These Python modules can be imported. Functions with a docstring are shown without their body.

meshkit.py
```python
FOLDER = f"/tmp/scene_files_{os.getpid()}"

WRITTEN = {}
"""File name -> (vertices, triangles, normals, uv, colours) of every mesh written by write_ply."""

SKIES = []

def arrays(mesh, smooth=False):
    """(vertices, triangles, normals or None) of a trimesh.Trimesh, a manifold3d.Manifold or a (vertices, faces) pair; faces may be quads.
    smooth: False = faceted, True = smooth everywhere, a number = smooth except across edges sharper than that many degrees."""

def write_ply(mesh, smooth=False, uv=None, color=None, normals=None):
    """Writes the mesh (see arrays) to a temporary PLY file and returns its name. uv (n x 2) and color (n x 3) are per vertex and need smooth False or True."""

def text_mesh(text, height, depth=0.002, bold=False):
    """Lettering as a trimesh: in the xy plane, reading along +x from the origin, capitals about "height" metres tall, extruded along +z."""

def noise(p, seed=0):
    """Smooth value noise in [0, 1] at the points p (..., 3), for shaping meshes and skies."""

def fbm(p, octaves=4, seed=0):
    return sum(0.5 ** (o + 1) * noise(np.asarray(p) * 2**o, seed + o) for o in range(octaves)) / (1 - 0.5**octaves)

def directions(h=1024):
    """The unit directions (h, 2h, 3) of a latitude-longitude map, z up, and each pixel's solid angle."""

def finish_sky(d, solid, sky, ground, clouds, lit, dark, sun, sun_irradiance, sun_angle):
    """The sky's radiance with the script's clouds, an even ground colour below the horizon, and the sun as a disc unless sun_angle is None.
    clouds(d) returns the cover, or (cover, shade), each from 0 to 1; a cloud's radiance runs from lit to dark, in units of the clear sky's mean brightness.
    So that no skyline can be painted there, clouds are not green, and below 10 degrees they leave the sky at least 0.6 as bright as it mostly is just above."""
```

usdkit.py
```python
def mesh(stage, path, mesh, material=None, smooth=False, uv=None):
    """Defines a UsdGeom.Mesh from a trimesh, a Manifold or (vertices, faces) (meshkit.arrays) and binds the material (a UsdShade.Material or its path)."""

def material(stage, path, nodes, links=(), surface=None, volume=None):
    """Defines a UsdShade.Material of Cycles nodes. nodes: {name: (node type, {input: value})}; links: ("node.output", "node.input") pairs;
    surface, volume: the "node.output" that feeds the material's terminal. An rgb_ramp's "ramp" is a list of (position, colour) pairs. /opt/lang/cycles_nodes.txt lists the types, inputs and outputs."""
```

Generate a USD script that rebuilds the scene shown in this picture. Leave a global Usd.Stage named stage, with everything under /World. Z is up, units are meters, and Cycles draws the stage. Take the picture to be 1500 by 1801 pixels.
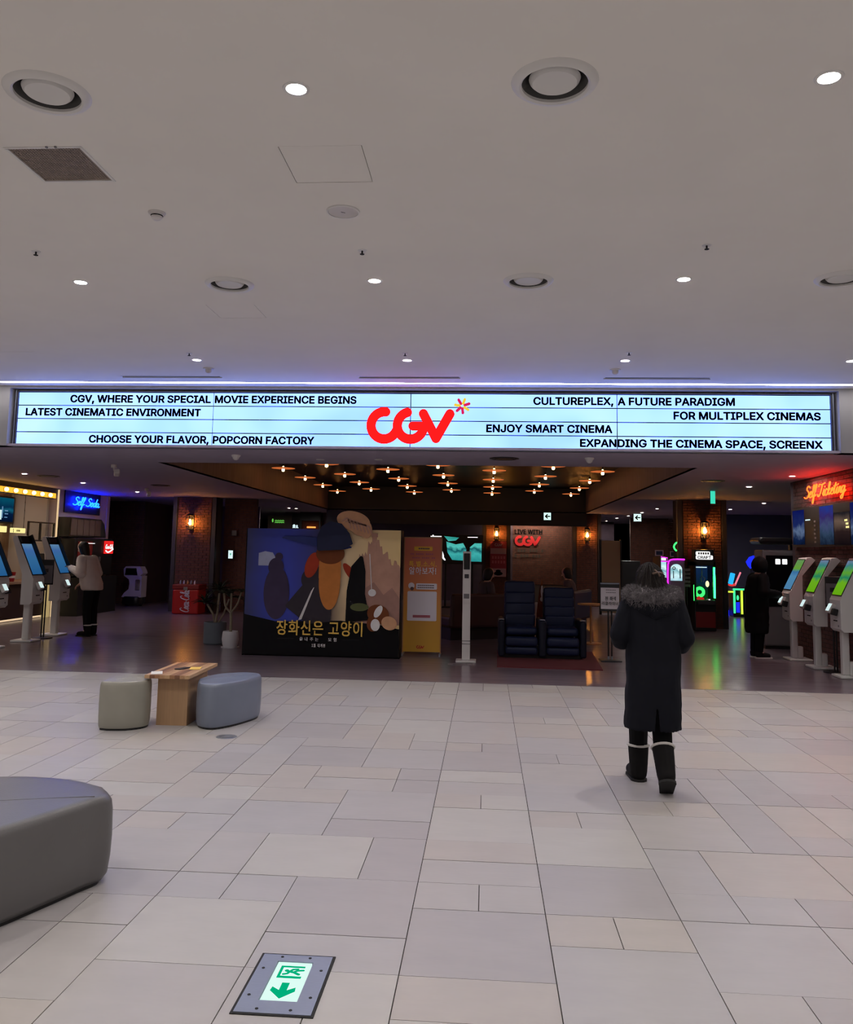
import math, random
import numpy as np, trimesh, manifold3d as m3, usdkit, meshkit
from meshkit import fbm
from pxr import Usd, UsdGeom, UsdShade, UsdLux, Gf, Sdf, Vt
from shapely.geometry import Polygon, Point, LineString, MultiPolygon, box as sbox
from shapely import affinity
from shapely.ops import unary_union

random.seed(7)
RNG = np.random.default_rng(7)
stage = Usd.Stage.CreateInMemory()
UsdGeom.SetStageUpAxis(stage, UsdGeom.Tokens.z)
UsdGeom.SetStageMetersPerUnit(stage, 1.0)
UsdGeom.Xform.Define(stage, '/World')
UsdGeom.Scope.Define(stage, '/World/Looks')

# ---------------------------------------------------------------- camera
EXPOSURE = 0.0
YAW, PITCH, ROLL, FPX = -0.07126671, 0.11348629, 0.01769775, 1500.0
EYE = np.array([0.0, 0.0, 1.6])
_f = np.array([math.sin(YAW) * math.cos(PITCH), math.cos(YAW) * math.cos(PITCH), math.sin(PITCH)])
_r = np.array([math.cos(YAW), -math.sin(YAW), 0.0])
_u = np.cross(_r, _f)
_R = math.cos(ROLL) * _r + math.sin(ROLL) * _u
_U = -math.sin(ROLL) * _r + math.cos(ROLL) * _u
cam = UsdGeom.Camera.Define(stage, '/World/camera')
cam.CreateHorizontalApertureAttr(36.0)
cam.CreateFocalLengthAttr(36.0 * FPX / 1500.0)
cam.CreateVerticalApertureOffsetAttr(-99.5 / 1500.0 * 36.0)
cam.CreateClippingRangeAttr(Gf.Vec2f(0.05, 500))
cam.CreateExposureAttr(EXPOSURE)
cam.AddTransformOp().Set(Gf.Matrix4d(*_R, 0, *_U, 0, *(-_f), 0, *EYE, 1))

# ---------------------------------------------------------------- light levels
LAMP = 1370.0          # hall downlights
LAMP_IN = 900.0        # few downlights inside the cinema lobby
HALL_Z, LOBBY_Z, TRAY_Z = 3.73, 2.92, 3.68
GRID_X = [-10.5, -8.1, -5.7, -3.3, -0.9, 1.5, 3.9, 6.3]
GRID_Y = [9.3, 6.5, 3.69, 0.88, -1.93, -4.74]
SEEN = {(-0.9, 3.69), (1.5, 3.69), (-3.3, 6.5), (-0.9, 6.5), (1.5, 6.5), (-3.3, 9.3), (-0.9, 9.3), (1.5, 9.3), (3.9, 9.3)}
_k = 0
for _gx in GRID_X:                       # the hall's other downlights, on the same ceiling grid, out of the frame
    for _gy in GRID_Y:
        if (_gx, _gy) in SEEN: continue
        dl = UsdLux.DiskLight.Define(stage, '/World/hall_lamp_%03d' % _k); _k += 1
        dl.CreateRadiusAttr(0.044); dl.CreateIntensityAttr(LAMP); dl.CreateColorAttr(Gf.Vec3f(1.0, 0.955, 0.91))
        dl.AddTranslateOp().Set(Gf.Vec3d(_gx, _gy, HALL_Z + 0.026))

# ---------------------------------------------------------------- materials
def lin(c):
    c = np.asarray(c, float) / 255.0
    return tuple(np.where(c <= 0.04045, c / 12.92, ((c + 0.055) / 1.055) ** 2.4))
M = {}
def mat(name, rgb, rough=0.5, metal=0.0, var=0.0, scale=6.0, bump=0.0, bscale=60.0, spec=0.5, stretch=None, coat=0.0, island=0.0):
    nodes = {'p': ('principled_bsdf', {'base_color': lin(rgb), 'roughness': rough, 'metallic': metal, 'specular_ior_level': spec, 'coat_weight': coat})}
    links = []
    if var or bump or stretch:
        nodes['tc'] = ('texture_coordinate', {})
        nodes['mp'] = ('mapping', {'scale': stretch or (1, 1, 1)})
        links.append(('tc.object', 'mp.vector'))
    if var:
        a = np.clip(np.array(lin(rgb)) * (1 - var), 0, 1); b = np.clip(np.array(lin(rgb)) * (1 + var), 0, 1)
        nodes['n'] = ('noise_texture', {'scale': scale, 'detail': 4.0, 'roughness': 0.6})
        nodes['r'] = ('rgb_ramp', {'ramp': [(0.25, tuple(a)), (0.75, tuple(b))]})
        links += [('mp.vector', 'n.vector'), ('n.fac', 'r.fac')]
        src = 'r.color'
        if island:
            nodes['g'] = ('geometry', {})
            nodes['ir'] = ('rgb_ramp', {'ramp': [(0.0, (1 - island,) * 3), (1.0, (1 + island * .5, 1, 1))]})
            nodes['mx'] = ('mix', {'mix_type': 'multiply', 'fac': 1.0})
            links += [('g.random_per_island', 'ir.fac'), (src, 'mx.color1'), ('ir.color', 'mx.color2')]
            src = 'mx.color'
        links.append((src, 'p.base_color'))
    if bump:
        nodes['bn'] = ('noise_texture', {'scale': bscale, 'detail': 3.0})
        nodes['b'] = ('bump', {'strength': bump, 'distance': 0.01})
        links += [('mp.vector', 'bn.vector'), ('bn.fac', 'b.height'), ('b.normal', 'p.normal')]
    M[name] = usdkit.material(stage, '/World/Looks/' + name, nodes, links, surface='p.BSDF')
    return M[name]
def glow(name, rgb, strength, linear=None):
    M[name] = usdkit.material(stage, '/World/Looks/' + name, {'e': ('emission', {'color': linear or lin(rgb), 'strength': strength})}, [], surface='e.emission')
    return M[name]
def screen(name, stops, axis='z', lo=0.0, hi=1.0, strength=1.0, noise=0.0, nscale=6.0, emit=True):
    """a lit screen or a print whose colours run along one world axis, broken up by noise"""
    nodes = {'g': ('geometry', {}), 's': ('separate_xyz', {}), 'm': ('map_range', {'from_min': lo, 'from_max': hi}),
             'n': ('noise_texture', {'scale': nscale, 'detail': 3.0}), 'a': ('math', {'math_type': 'multiply_add', 'value2': noise}),
             'o': ('math', {'math_type': 'subtract', 'value2': noise * .5}), 'r': ('rgb_ramp', {'ramp': [(p, lin(c)) for p, c in stops]})}
    links = [('g.position', 's.vector'), ('s.' + axis, 'm.value'), ('g.position', 'n.vector'), ('n.fac', 'a.value1'), ('m.result', 'a.value3'), ('a.value', 'o.value1'), ('o.value', 'r.fac')]
    if emit:
        nodes['e'] = ('emission', {'strength': strength}); links.append(('r.color', 'e.color')); surf = 'e.emission'
    else:
        nodes['e'] = ('principled_bsdf', {'roughness': .45}); links.append(('r.color', 'e.base_color')); surf = 'e.BSDF'
    M[name] = usdkit.material(stage, '/World/Looks/' + name, nodes, links, surface=surf)
    return M[name]

mat('ceiling_paint', (226, 222, 217), .9, var=.03, scale=1.2)
mat('wall_paint', (190, 186, 184), .85, var=.03, scale=1.5)
mat('header_paint', (150, 147, 150), .8)
mat('white_metal', (214, 212, 210), .45)
mat('white_plastic', (205, 200, 198), .4)
mat('throat_grey', (66, 65, 65), .7)
mat('grey_metal', (130, 130, 134), .4, .6)
mat('dark_gap', (22, 21, 21), .8)
mat('perforated', (138, 124, 114), .6, .2, var=.25, scale=220)
for i, c in enumerate([(167, 162, 160), (160, 155, 155), (173, 169, 165), (165, 161, 161), (169, 162, 157)]):
    mat('stone_%s' % 'abcde'[i], c, .42, var=.045, scale=3.0, bump=.04, bscale=14, stretch=(1, 2.2, 1))
mat('grout', (62, 58, 55), .9)
mat('lobby_floor', (112, 99, 107), .22, var=.22, scale=3.5, stretch=(.35, 3.2, 1), bump=.03, bscale=9)
mat('lobby_ceiling', (162, 153, 172), .8, var=.04)
mat('tray_black', (20, 18, 24), .45, var=.3, scale=4)
mat('tray_wood', (132, 112, 116), .6, var=.2, scale=3, stretch=(3, 3, .4))
mat('brick', (136, 82, 66), .85, var=.3, scale=9, bump=.3, bscale=40, island=.55)
mat('mortar', (70, 58, 52), .95)
mat('dark_brick', (132, 84, 76), .85, var=.3, scale=9, bump=.3, bscale=40, island=.5)
mat('dark_wall', (74, 58, 68), .8, var=.1)
mat('steel_dark', (58, 55, 60), .45, .4)
mat('grey_wall', (84, 86, 100), .8, var=.05)
mat('pale_wall', (170, 160, 172), .7)
mat('black', (14, 14, 16), .45)
mat('black_gloss', (8, 8, 10), .12)
mat('rubber', (24, 23, 23), .8)
mat('steel', (140, 146, 160), .42, .5, var=.06, scale=30, stretch=(1, 14, 1))
mat('brass_wood', (176, 128, 84), .5, var=.18, scale=5, stretch=(7, 7, .5))
glow('downlight_lens', None, LAMP, (1.0, .955, .91))
glow('lobby_lens', None, LAMP_IN, (1.0, .92, .86))
glow('led_strip', None, 11.0, (1.0, .97, .93))

# ---------------------------------------------------------------- prims
_names = {}
def numbered(parent, name):
    k = _names.get((parent, name), 0); _names[(parent, name)] = k + 1
    return name if k == 0 else '%s_%03d' % (name, k)
def keys(prim, **kw):
    for k, v in kw.items():
        if v: prim.SetCustomDataByKey(k, v)
def thing(name, label, cat, loc=(0, 0, 0), rz=0.0, group=None, kind=None):
    path = '/World/' + numbered('/World', name)
    x = UsdGeom.Xform.Define(stage, path)
    if any(loc): x.AddTranslateOp().Set(Gf.Vec3d(*map(float, loc)))
    if rz: x.AddRotateZOp().Set(float(rz))
    keys(x.GetPrim(), label=label, category=cat, group=group, kind=kind)
    return path
def struct(name):
    path = '/World/' + numbered('/World', name)
    keys(UsdGeom.Xform.Define(stage, path).GetPrim(), kind='structure')
    return path
def part(parent, name, mesh, material, label=None, smooth=False, kind=None):
    path = parent + '/' + numbered(parent, name)
    p = usdkit.mesh(stage, path, mesh, M[material] if isinstance(material, str) else material, smooth=smooth)
    keys(p.GetPrim(), label=label, kind=kind)
    return path
def single(name, mesh, material, label, cat, group=None, kind=None, smooth=False):
    path = '/World/' + numbered('/World', name)
    p = usdkit.mesh(stage, path, mesh, M[material] if isinstance(material, str) else material, smooth=smooth)
    keys(p.GetPrim(), label=label, category=cat, group=group, kind=kind)
    return path
def dup(src, loc, rz=0.0, label=None, group=None):
    was = stage.GetPrimAtPath(src).GetCustomData()
    base = src.split('/')[-1]
    base = base[:-4] if base[-4:-3] == '_' and base[-3:].isdigit() else base
    path = '/World/' + numbered('/World', base)
    x = UsdGeom.Xform.Define(stage, path)
    x.GetPrim().GetReferences().AddInternalReference(src)
    x.ClearXformOpOrder()
    x.AddTranslateOp(opSuffix='at').Set(Gf.Vec3d(*map(float, loc)))
    if rz: x.AddRotateZOp(opSuffix='at').Set(float(rz))
    keys(x.GetPrim(), label=label or was.get('label'), category=was.get('category'), group=group or was.get('group'))
    x.GetPrim().SetInstanceable(True)
    return path

# ---------------------------------------------------------------- shapes
def cat(*ms):
    ms = [m for g in ms for m in (g if isinstance(g, (list, tuple)) else [g])]
    return trimesh.util.concatenate(ms)
def bx(x0, x1, y0, y1, z0, z1):
    m = trimesh.creation.box([abs(x1 - x0), abs(y1 - y0), abs(z1 - z0)]); m.apply_translation([(x0 + x1) / 2, (y0 + y1) / 2, (z0 + z1) / 2]); return m
def tri(man):
    a = man.to_mesh(); return trimesh.Trimesh(a.vert_properties[:, :3], a.tri_verts, process=False)
def rbx(x0, x1, y0, y1, z0, z1, r=.01, seg=8):
    r = min(r, (x1 - x0) / 2.01, (y1 - y0) / 2.01, (z1 - z0) / 2.01)
    s = m3.Manifold.sphere(r, seg)
    return tri(m3.Manifold.batch_hull([s.translate([x, y, z]) for x in (x0 + r, x1 - r) for y in (y0 + r, y1 - r) for z in (z0 + r, z1 - r)]))
def turn(m, rx=0, ry=0, rz=0, at=(0, 0, 0)):
    m = m.copy(); T = trimesh.transformations
    m.apply_transform(T.euler_matrix(math.radians(rx), math.radians(ry), math.radians(rz))); m.apply_translation(at); return m
def cyl(p0, p1, r, seg=16, r2=None):
    p0, p1 = np.asarray(p0, float), np.asarray(p1, float); d = p1 - p0; h = np.linalg.norm(d)
    m = tri(m3.Manifold.cylinder(h, r, r if r2 is None else r2, seg))
    m.apply_transform(trimesh.geometry.align_vectors([0, 0, 1], d / h)); m.apply_translation(p0); return m
def lathe(prof, seg=32, at=(0, 0, 0)):
    m = trimesh.creation.revolve(np.array(prof, float), sections=seg); m.apply_translation(at); return m
def ball(p, r, sub=2, s=(1, 1, 1)):
    m = trimesh.creation.icosphere(sub, 1.0); m.apply_scale(np.array(s) * r); m.apply_translation(p); return m
def tube(pts, r, seg=8):
    p = np.asarray(pts, float); n = len(p); r = np.broadcast_to(r, (n,))
    t = np.gradient(p, axis=0); t /= np.linalg.norm(t, axis=1, keepdims=True) + 1e-12
    a = np.zeros_like(p); ref = np.array([0, 0, 1.0]) if abs(t[0, 2]) < .9 else np.array([1.0, 0, 0])
    for i in range(n):
        v = ref - t[i] * (ref @ t[i])
        if np.linalg.norm(v) < 1e-6: v = np.cross(t[i], [1, 0.3, .2])
        a[i] = v / np.linalg.norm(v); ref = a[i]
    b = np.cross(t, a); ang = np.arange(seg) * 2 * np.pi / seg
    v = p[:, None] + r[:, None, None] * (np.cos(ang)[None, :, None] * a[:, None] + np.sin(ang)[None, :, None] * b[:, None])
    v = v.reshape(-1, 3); f = []
    for i in range(n - 1):
        for j in range(seg):
            q = [i * seg + j, i * seg + (j + 1) % seg, (i + 1) * seg + (j + 1) % seg, (i + 1) * seg + j]
            f += [[q[0], q[1], q[2]], [q[0], q[2], q[3]]]
    v = np.vstack([v, p[0], p[-1]])
    for j in range(seg):
        f += [[n * seg, (j + 1) % seg, j], [n * seg + 1, (n - 1) * seg + j, (n - 1) * seg + (j + 1) % seg]]
    return trimesh.Trimesh(v, f, process=False)
def spline(pts, k=6):
    p = np.asarray(pts, float); q = np.vstack([2 * p[0] - p[1], p, 2 * p[-1] - p[-2]]); out = []
    for i in range(1, len(q) - 2):
        for t in np.arange(k) / k:
            out.append(.5 * (2 * q[i] + (q[i + 1] - q[i - 1]) * t + (2 * q[i - 1] - 5 * q[i] + 4 * q[i + 1] - q[i + 2]) * t ** 2 + (3 * q[i] - q[i - 1] - 3 * q[i + 1] + q[i + 2]) * t ** 3))
    return np.array(out + [p[-1]])
def prism(poly, h, z=0.0):
    ms = [trimesh.creation.extrude_polygon(g, h, engine='earcut') for g in getattr(poly, 'geoms', [poly]) if g.area > 1e-10]
    m = trimesh.util.concatenate(ms); m.apply_translation([0, 0, z]); return m
FRAMES = {'front': ((1, 0, 0), (0, 0, 1), (0, -1, 0)), 'left': ((0, 1, 0), (0, 0, 1), (1, 0, 0)), 'right': ((0, -1, 0), (0, 0, 1), (-1, 0, 0)),
          'back': ((-1, 0, 0), (0, 0, 1), (0, 1, 0)), 'up': ((1, 0, 0), (0, 1, 0), (0, 0, 1))}
def face(m, o, side):
    """local (u right, v up, n outwards) to a wall that faces the front (-Y), stands left (+X normal) or right (-X normal)"""
    T = np.eye(4); T[:3, 0], T[:3, 1], T[:3, 2] = FRAMES[side]; T[:3, 3] = o
    m = m.copy(); m.apply_transform(T); return m
def rrect(x0, y0, x1, y1, r):
    return sbox(x0 + r, y0 + r, x1 - r, y1 - r).buffer(r, 6)
def text(s, h, width=None, depth=.004, bold=True):
    m = meshkit.text_mesh(s, h, depth, bold)
    if width: m.apply_scale([width / (m.bounds[1][0] - m.bounds[0][0]), 1, 1])
    m.apply_translation([-m.bounds[0][0], 0, 0]); return m
def limbs(chains, edge=.025, smooth=6, extra=(), seg=14):
    """one continuous surface: hulls of spheres along each chain of (point, radius), merged, refined and smoothed"""
    ms = list(extra)
    for ch in chains:
        s = [m3.Manifold.sphere(r, seg).translate(list(map(float, p))) for p, r in ch]
        ms += [m3.Manifold.batch_hull([s[i], s[i + 1]]) for i in range(len(s) - 1)]
    a = m3.Manifold.batch_boolean(ms, m3.OpType.Add).refine_to_length(edge)
    t = trimesh.Trimesh(*(lambda q: (q.vert_properties[:, :3], q.tri_verts))(a.to_mesh()), process=True)
    trimesh.smoothing.filter_taubin(t, iterations=smooth)
    return t
def loft(rings, seg=32, power=2.0):
    """closed skin through superelliptic rings (z, cx, cy, rx, ry)"""
    ang = np.arange(seg) * 2 * np.pi / seg; V = []
    for z, cx, cy, rx, ry in rings:
        c, s = np.cos(ang), np.sin(ang); e = 2.0 / power
        V.append(np.stack([cx + rx * np.sign(c) * abs(c) ** e, cy + ry * np.sign(s) * abs(s) ** e, np.full(seg, z)], 1))
    n = len(rings); v = np.vstack(V + [[np.mean(V[0], 0)], [np.mean(V[-1], 0)]]); f = []
    for i in range(n - 1):
        for j in range(seg):
            a, b, c, d = i * seg + j, i * seg + (j + 1) % seg, (i + 1) * seg + (j + 1) % seg, (i + 1) * seg + j
            f += [[a, b, c], [a, c, d]]
    for j in range(seg):
        f += [[n * seg, (j + 1) % seg, j], [n * seg + 1, (n - 1) * seg + j, (n - 1) * seg + (j + 1) % seg]]
    return trimesh.Trimesh(v, f, process=False)
def man(t):
    return m3.Manifold(m3.Mesh(np.asarray(t.vertices, np.float32), np.asarray(t.faces, np.uint32)))
def bricks(u0, u1, v0, v1, seed, bw=.2, bh=.065, gap=.012, holes=()):
    """running-bond brick faces standing proud of the mortar, in a wall's own (u, v, n)"""
    rg = np.random.default_rng(seed); out = []; k = 0; v = v0
    while v < v1 - .02:
        u = u0 - (bw / 2 if k % 2 else 0)
        while u < u1:
            a, b, c, d = max(u, u0), min(u + bw - gap, u1), v, min(v + bh - gap, v1)
            if b - a > .03 and not any(a < h[1] and b > h[0] and c < h[3] and d > h[2] for h in holes):
                t = .01 + .006 * rg.random()
                m = trimesh.creation.box([b - a, d - c, t]); m.apply_translation([(a + b) / 2, (c + d) / 2, t / 2]); out.append(m)
            u += bw
        v += bh; k += 1
    return cat(out)
# ================================================================ THE SETTING
# ---- floor: stone tiles on a 0.3 m module in the hall, dark boards in the lobby
THR = 10.86
fl = struct('floor')
part(fl, 'grout_bed', bx(-12, 9, -7, THR, -.12, -.006), 'grout')
MX, MY, X0, Y0 = .2985, .311, -.3165, 3.125
grid = {}
def put(i, j, w, h):
    for a in range(w):
        for b in range(h):
            if (i + a, j + b) in grid: return False
    for a in range(w):
        for b in range(h): grid[(i + a, j + b)] = len(tiles)
    tiles.append((i, j, w, h)); return True
tiles = []
# as photographed: (column, row, width, height) in modules; columns run from X0, rows from Y0
for t in [(0, 0, 2, 1), (0, 1, 2, 2), (0, 3, 1, 1), (1, 3, 1, 1), (0, 4, 2, 1), (0, 5, 2, 1), (0, 6, 2, 2), (0, 8, 1, 1), (1, 8, 1, 1), (0, 9, 2, 1), (0, 10, 2, 1),
          (0, 11, 2, 2), (0, 13, 1, 1), (1, 13, 1, 1), (0, 14, 2, 1), (0, 15, 2, 2), (0, 17, 2, 2), (0, 19, 2, 2), (0, 21, 2, 2), (0, 23, 1, 1), (1, 23, 1, 1),
          (2, 0, 2, 2), (2, 2, 1, 1), (3, 2, 1, 1), (2, 3, 2, 2), (2, 5, 2, 2), (2, 7, 1, 1), (3, 7, 1, 1), (2, 8, 2, 2), (2, 10, 2, 2), (2, 12, 1, 1), (3, 12, 1, 1), (2, 13, 2, 2),
          (2, 15, 2, 2), (2, 17, 1, 1), (3, 17, 1, 1), (2, 18, 2, 2), (2, 20, 2, 2), (2, 22, 2, 1),
          (4, 0, 1, 1), (5, 0, 2, 1), (4, 1, 2, 2), (6, 1, 2, 2), (4, 3, 1, 1), (5, 3, 1, 1), (4, 4, 1, 2), (5, 4, 2, 2), (6, 3, 2, 1), (4, 6, 2, 2), (6, 6, 1, 3), (4, 8, 1, 1), (5, 8, 1, 1),
          (7, 4, 1, 2), (7, 6, 1, 1), (7, 7, 1, 2), (4, 9, 2, 2), (6, 9, 1, 2), (7, 9, 1, 2), (4, 11, 1, 1), (5, 11, 2, 1), (7, 11, 1, 1), (4, 12, 2, 2), (6, 12, 2, 2),
          (-2, -1, 1, 2), (-1, -1, 1, 2), (-4, -1, 2, 2), (-2, 1, 2, 1), (-2, 2, 2, 2), (-4, 1, 2, 2), (-4, 3, 1, 1), (-3, 3, 1, 1), (-4, 4, 1, 2), (-3, 4, 2, 2), (-1, 4, 1, 2),
          (-2, 6, 2, 1), (-4, 6, 2, 2), (-2, 7, 2, 2), (-4, 8, 2, 1), (-4, 9, 1, 2), (-3, 9, 2, 1), (-1, 9, 1, 1), (-3, 10, 2, 1), (-1, 10, 1, 1), (-4, 11, 2, 2), (-2, 11, 2, 2),
          (-5, 0, 1, 2), (-6, 0, 1, 2), (-5, 2, 1, 1), (-6, 2, 1, 1), (-6, 3, 2, 1), (-6, 4, 2, 2), (-5, 6, 1, 1), (-6, 6, 1, 1), (-6, 7, 2, 1), (-5, 8, 1, 1)]:
    put(*t)
IX0, IX1, IY0, IY1 = -26, 22, -6, 25
for j in range(IY0, IY1):
    for i in range(IX0, IX1):
        if (i, j) in grid: continue
        opts = [(2, 2), (2, 1), (2, 2), (1, 1), (2, 1), (1, 2)]; random.shuffle(opts)
        for w, h in opts + [(1, 1)]:
            if w == 2 and i % 2 != 0 and i not in (-5, -3, 5): continue
            if j + h <= IY1 + 1 and put(i, j, w, h): break
def tile_mesh(i, j, w, h, g=.0022):
    x0, x1, y0, y1 = X0 + i * MX + g, X0 + (i + w) * MX - g, Y0 + j * MY + g, min(Y0 + (j + h) * MY - g, THR - .004)
    if y1 - y0 < .02: return None
    z = .0015 * math.sin(i * 12.9 + j * 4.1) * .5
    m = bx(x0, x1, y0, y1, -.02, z); m.vertices[m.vertices[:, 2] > -.01, :2] += 0
    return m
# openings cut out of the tiling: the escape-route light
EXIT = (-.872, -.578, 3.10, 3.55)
seen, rest = [], []
for t in tiles:
    m = tile_mesh(*t)
    if m is None: continue
    c = m.bounds.mean(0)
    px = (c - EYE); dz = px @ _f
    if dz < .3: rest.append((9e9, m)); continue
    sx, sy = 750 + 1500 * (px @ _R) / dz, 801 - 1500 * (px @ _U) / dz
    inside = -150 < sx < 1650 and sy < 1990
    (seen if inside else rest).append((dz, m))
seen.sort(key=lambda q: q[0])
hole = man(bx(EXIT[0], EXIT[1], EXIT[2], EXIT[3], -.3, .3))
def cut(m):
    b = m.bounds
    if b[1][0] > EXIT[0] and b[0][0] < EXIT[1] and b[1][1] > EXIT[2] and b[0][1] < EXIT[3]: return tri(man(m) - hole)
    return m
STONE = ['stone_a', 'stone_b', 'stone_c', 'stone_d', 'stone_e']
for k, (d, m) in enumerate(seen[:300]):
    part(fl, 'floor_tile', cut(m), STONE[random.randrange(5)])
leftover = [m for d, m in seen[300:] + rest]
for s in range(3):
    if leftover[s::3]: part(fl, 'tile_field', cat(leftover[s::3]), STONE[s], kind='stuff')
part(fl, 'outer_floor', cat(bx(-12, IX0 * MX + X0, -7, THR, -.05, 0), bx(IX1 * MX + X0, 9, -7, THR, -.05, 0), bx(IX0 * MX + X0, IX1 * MX + X0, -7, Y0 + IY0 * MY, -.05, 0)), 'stone_a')
part(fl, 'lobby_floor', bx(-13, 11, THR + .006, 36, -.12, .0), 'lobby_floor')
part(fl, 'metal_threshold', bx(-13, 9, THR - .004, THR + .008, -.05, .0015), 'grey_metal')

# ---- hall ceiling with real openings
DIFF = [(-2.09, 3.68), (.29, 3.68), (-2.09, 6.57), (.31, 6.52), (2.68, 6.50)]
LAMPS = sorted(SEEN, key=lambda q: (q[1], q[0]))
HATCH = [(-1.125, 4.25, -.675, 4.70), (-2.48, 7.14, -2.045, 7.57), (-5.45, 8.46, -5.0, 8.92)]
GRILLE = (-2.605, 4.22, -2.195, 4.63)
SLOT = [(-4.56, -3.32), (-1.57, -.35), (1.41, 2.64)]
SLOT_Y = (10.195, 10.245)
STRIP = (10.56, 10.66)
holes = [Point(x, y).buffer(.155, 24) for x, y in DIFF] + [Point(x, y).buffer(.0505, 16) for x in GRID_X for y in GRID_Y] + [sbox(*h) for h in HATCH] + [sbox(*GRILLE)]
holes += [sbox(a, SLOT_Y[0], b, SLOT_Y[1]) for a, b in SLOT] + [sbox(-11.5, STRIP[0], 8.5, STRIP[1])]
ce = struct('ceiling')
part(ce, 'hall_ceiling', prism(sbox(-12, -7, 9, 10.85).difference(unary_union(holes)), .04, HALL_Z), 'ceiling_paint')
part(ce, 'plenum', bx(-12, 9, -7, 11, HALL_Z + .25, HALL_Z + .3), 'dark_gap')
for h in HATCH:                                         # flush access panels, a hairline gap all round
    part(ce, 'access_panel', bx(h[0] + .004, h[2] - .004, h[1] + .004, h[3] - .004, HALL_Z + .001, HALL_Z + .015), 'ceiling_paint')
part(ce, 'light_cove', cat(bx(-11.5, 8.5, STRIP[0] - .01, STRIP[0], HALL_Z, HALL_Z + .06), bx(-11.5, 8.5, STRIP[1], STRIP[1] + .01, HALL_Z, HALL_Z + .06)), 'white_metal')
part(ce, 'led_strip', bx(-11.5, 8.5, STRIP[0] + .012, STRIP[1] - .012, HALL_Z - .002, HALL_Z + .02), 'led_strip')
# lobby ceiling with the recessed tray
TX0, TX1, TY0, TY1 = -5.1, 3.12, 12.85, 27.2
lobby = sbox(-13, 10.87, 11, 36).difference(sbox(TX0, TY0, TX1, TY1))
part(ce, 'lobby_ceiling', prism(lobby, .03, LOBBY_Z), 'lobby_ceiling')
part(ce, 'tray_top', bx(TX0, TX1, TY0, TY1, TRAY_Z, TRAY_Z + .03), 'tray_black')
part(ce, 'tray_side', bx(TX0 - .03, TX0, TY0, TY1, LOBBY_Z + .001, TRAY_Z), 'tray_wood')
part(ce, 'tray_side', bx(TX1, TX1 + .03, TY0, TY1, LOBBY_Z + .001, TRAY_Z), 'tray_wood')
part(ce, 'tray_end', bx(TX0 - .03, TX1 + .03, TY0 - .03, TY0, LOBBY_Z + .001, TRAY_Z), 'tray_black')
part(ce, 'tray_end', bx(TX0 - .03, TX1 + .03, TY1, TY1 + .03, 2.5, TRAY_Z), 'tray_black')

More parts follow.
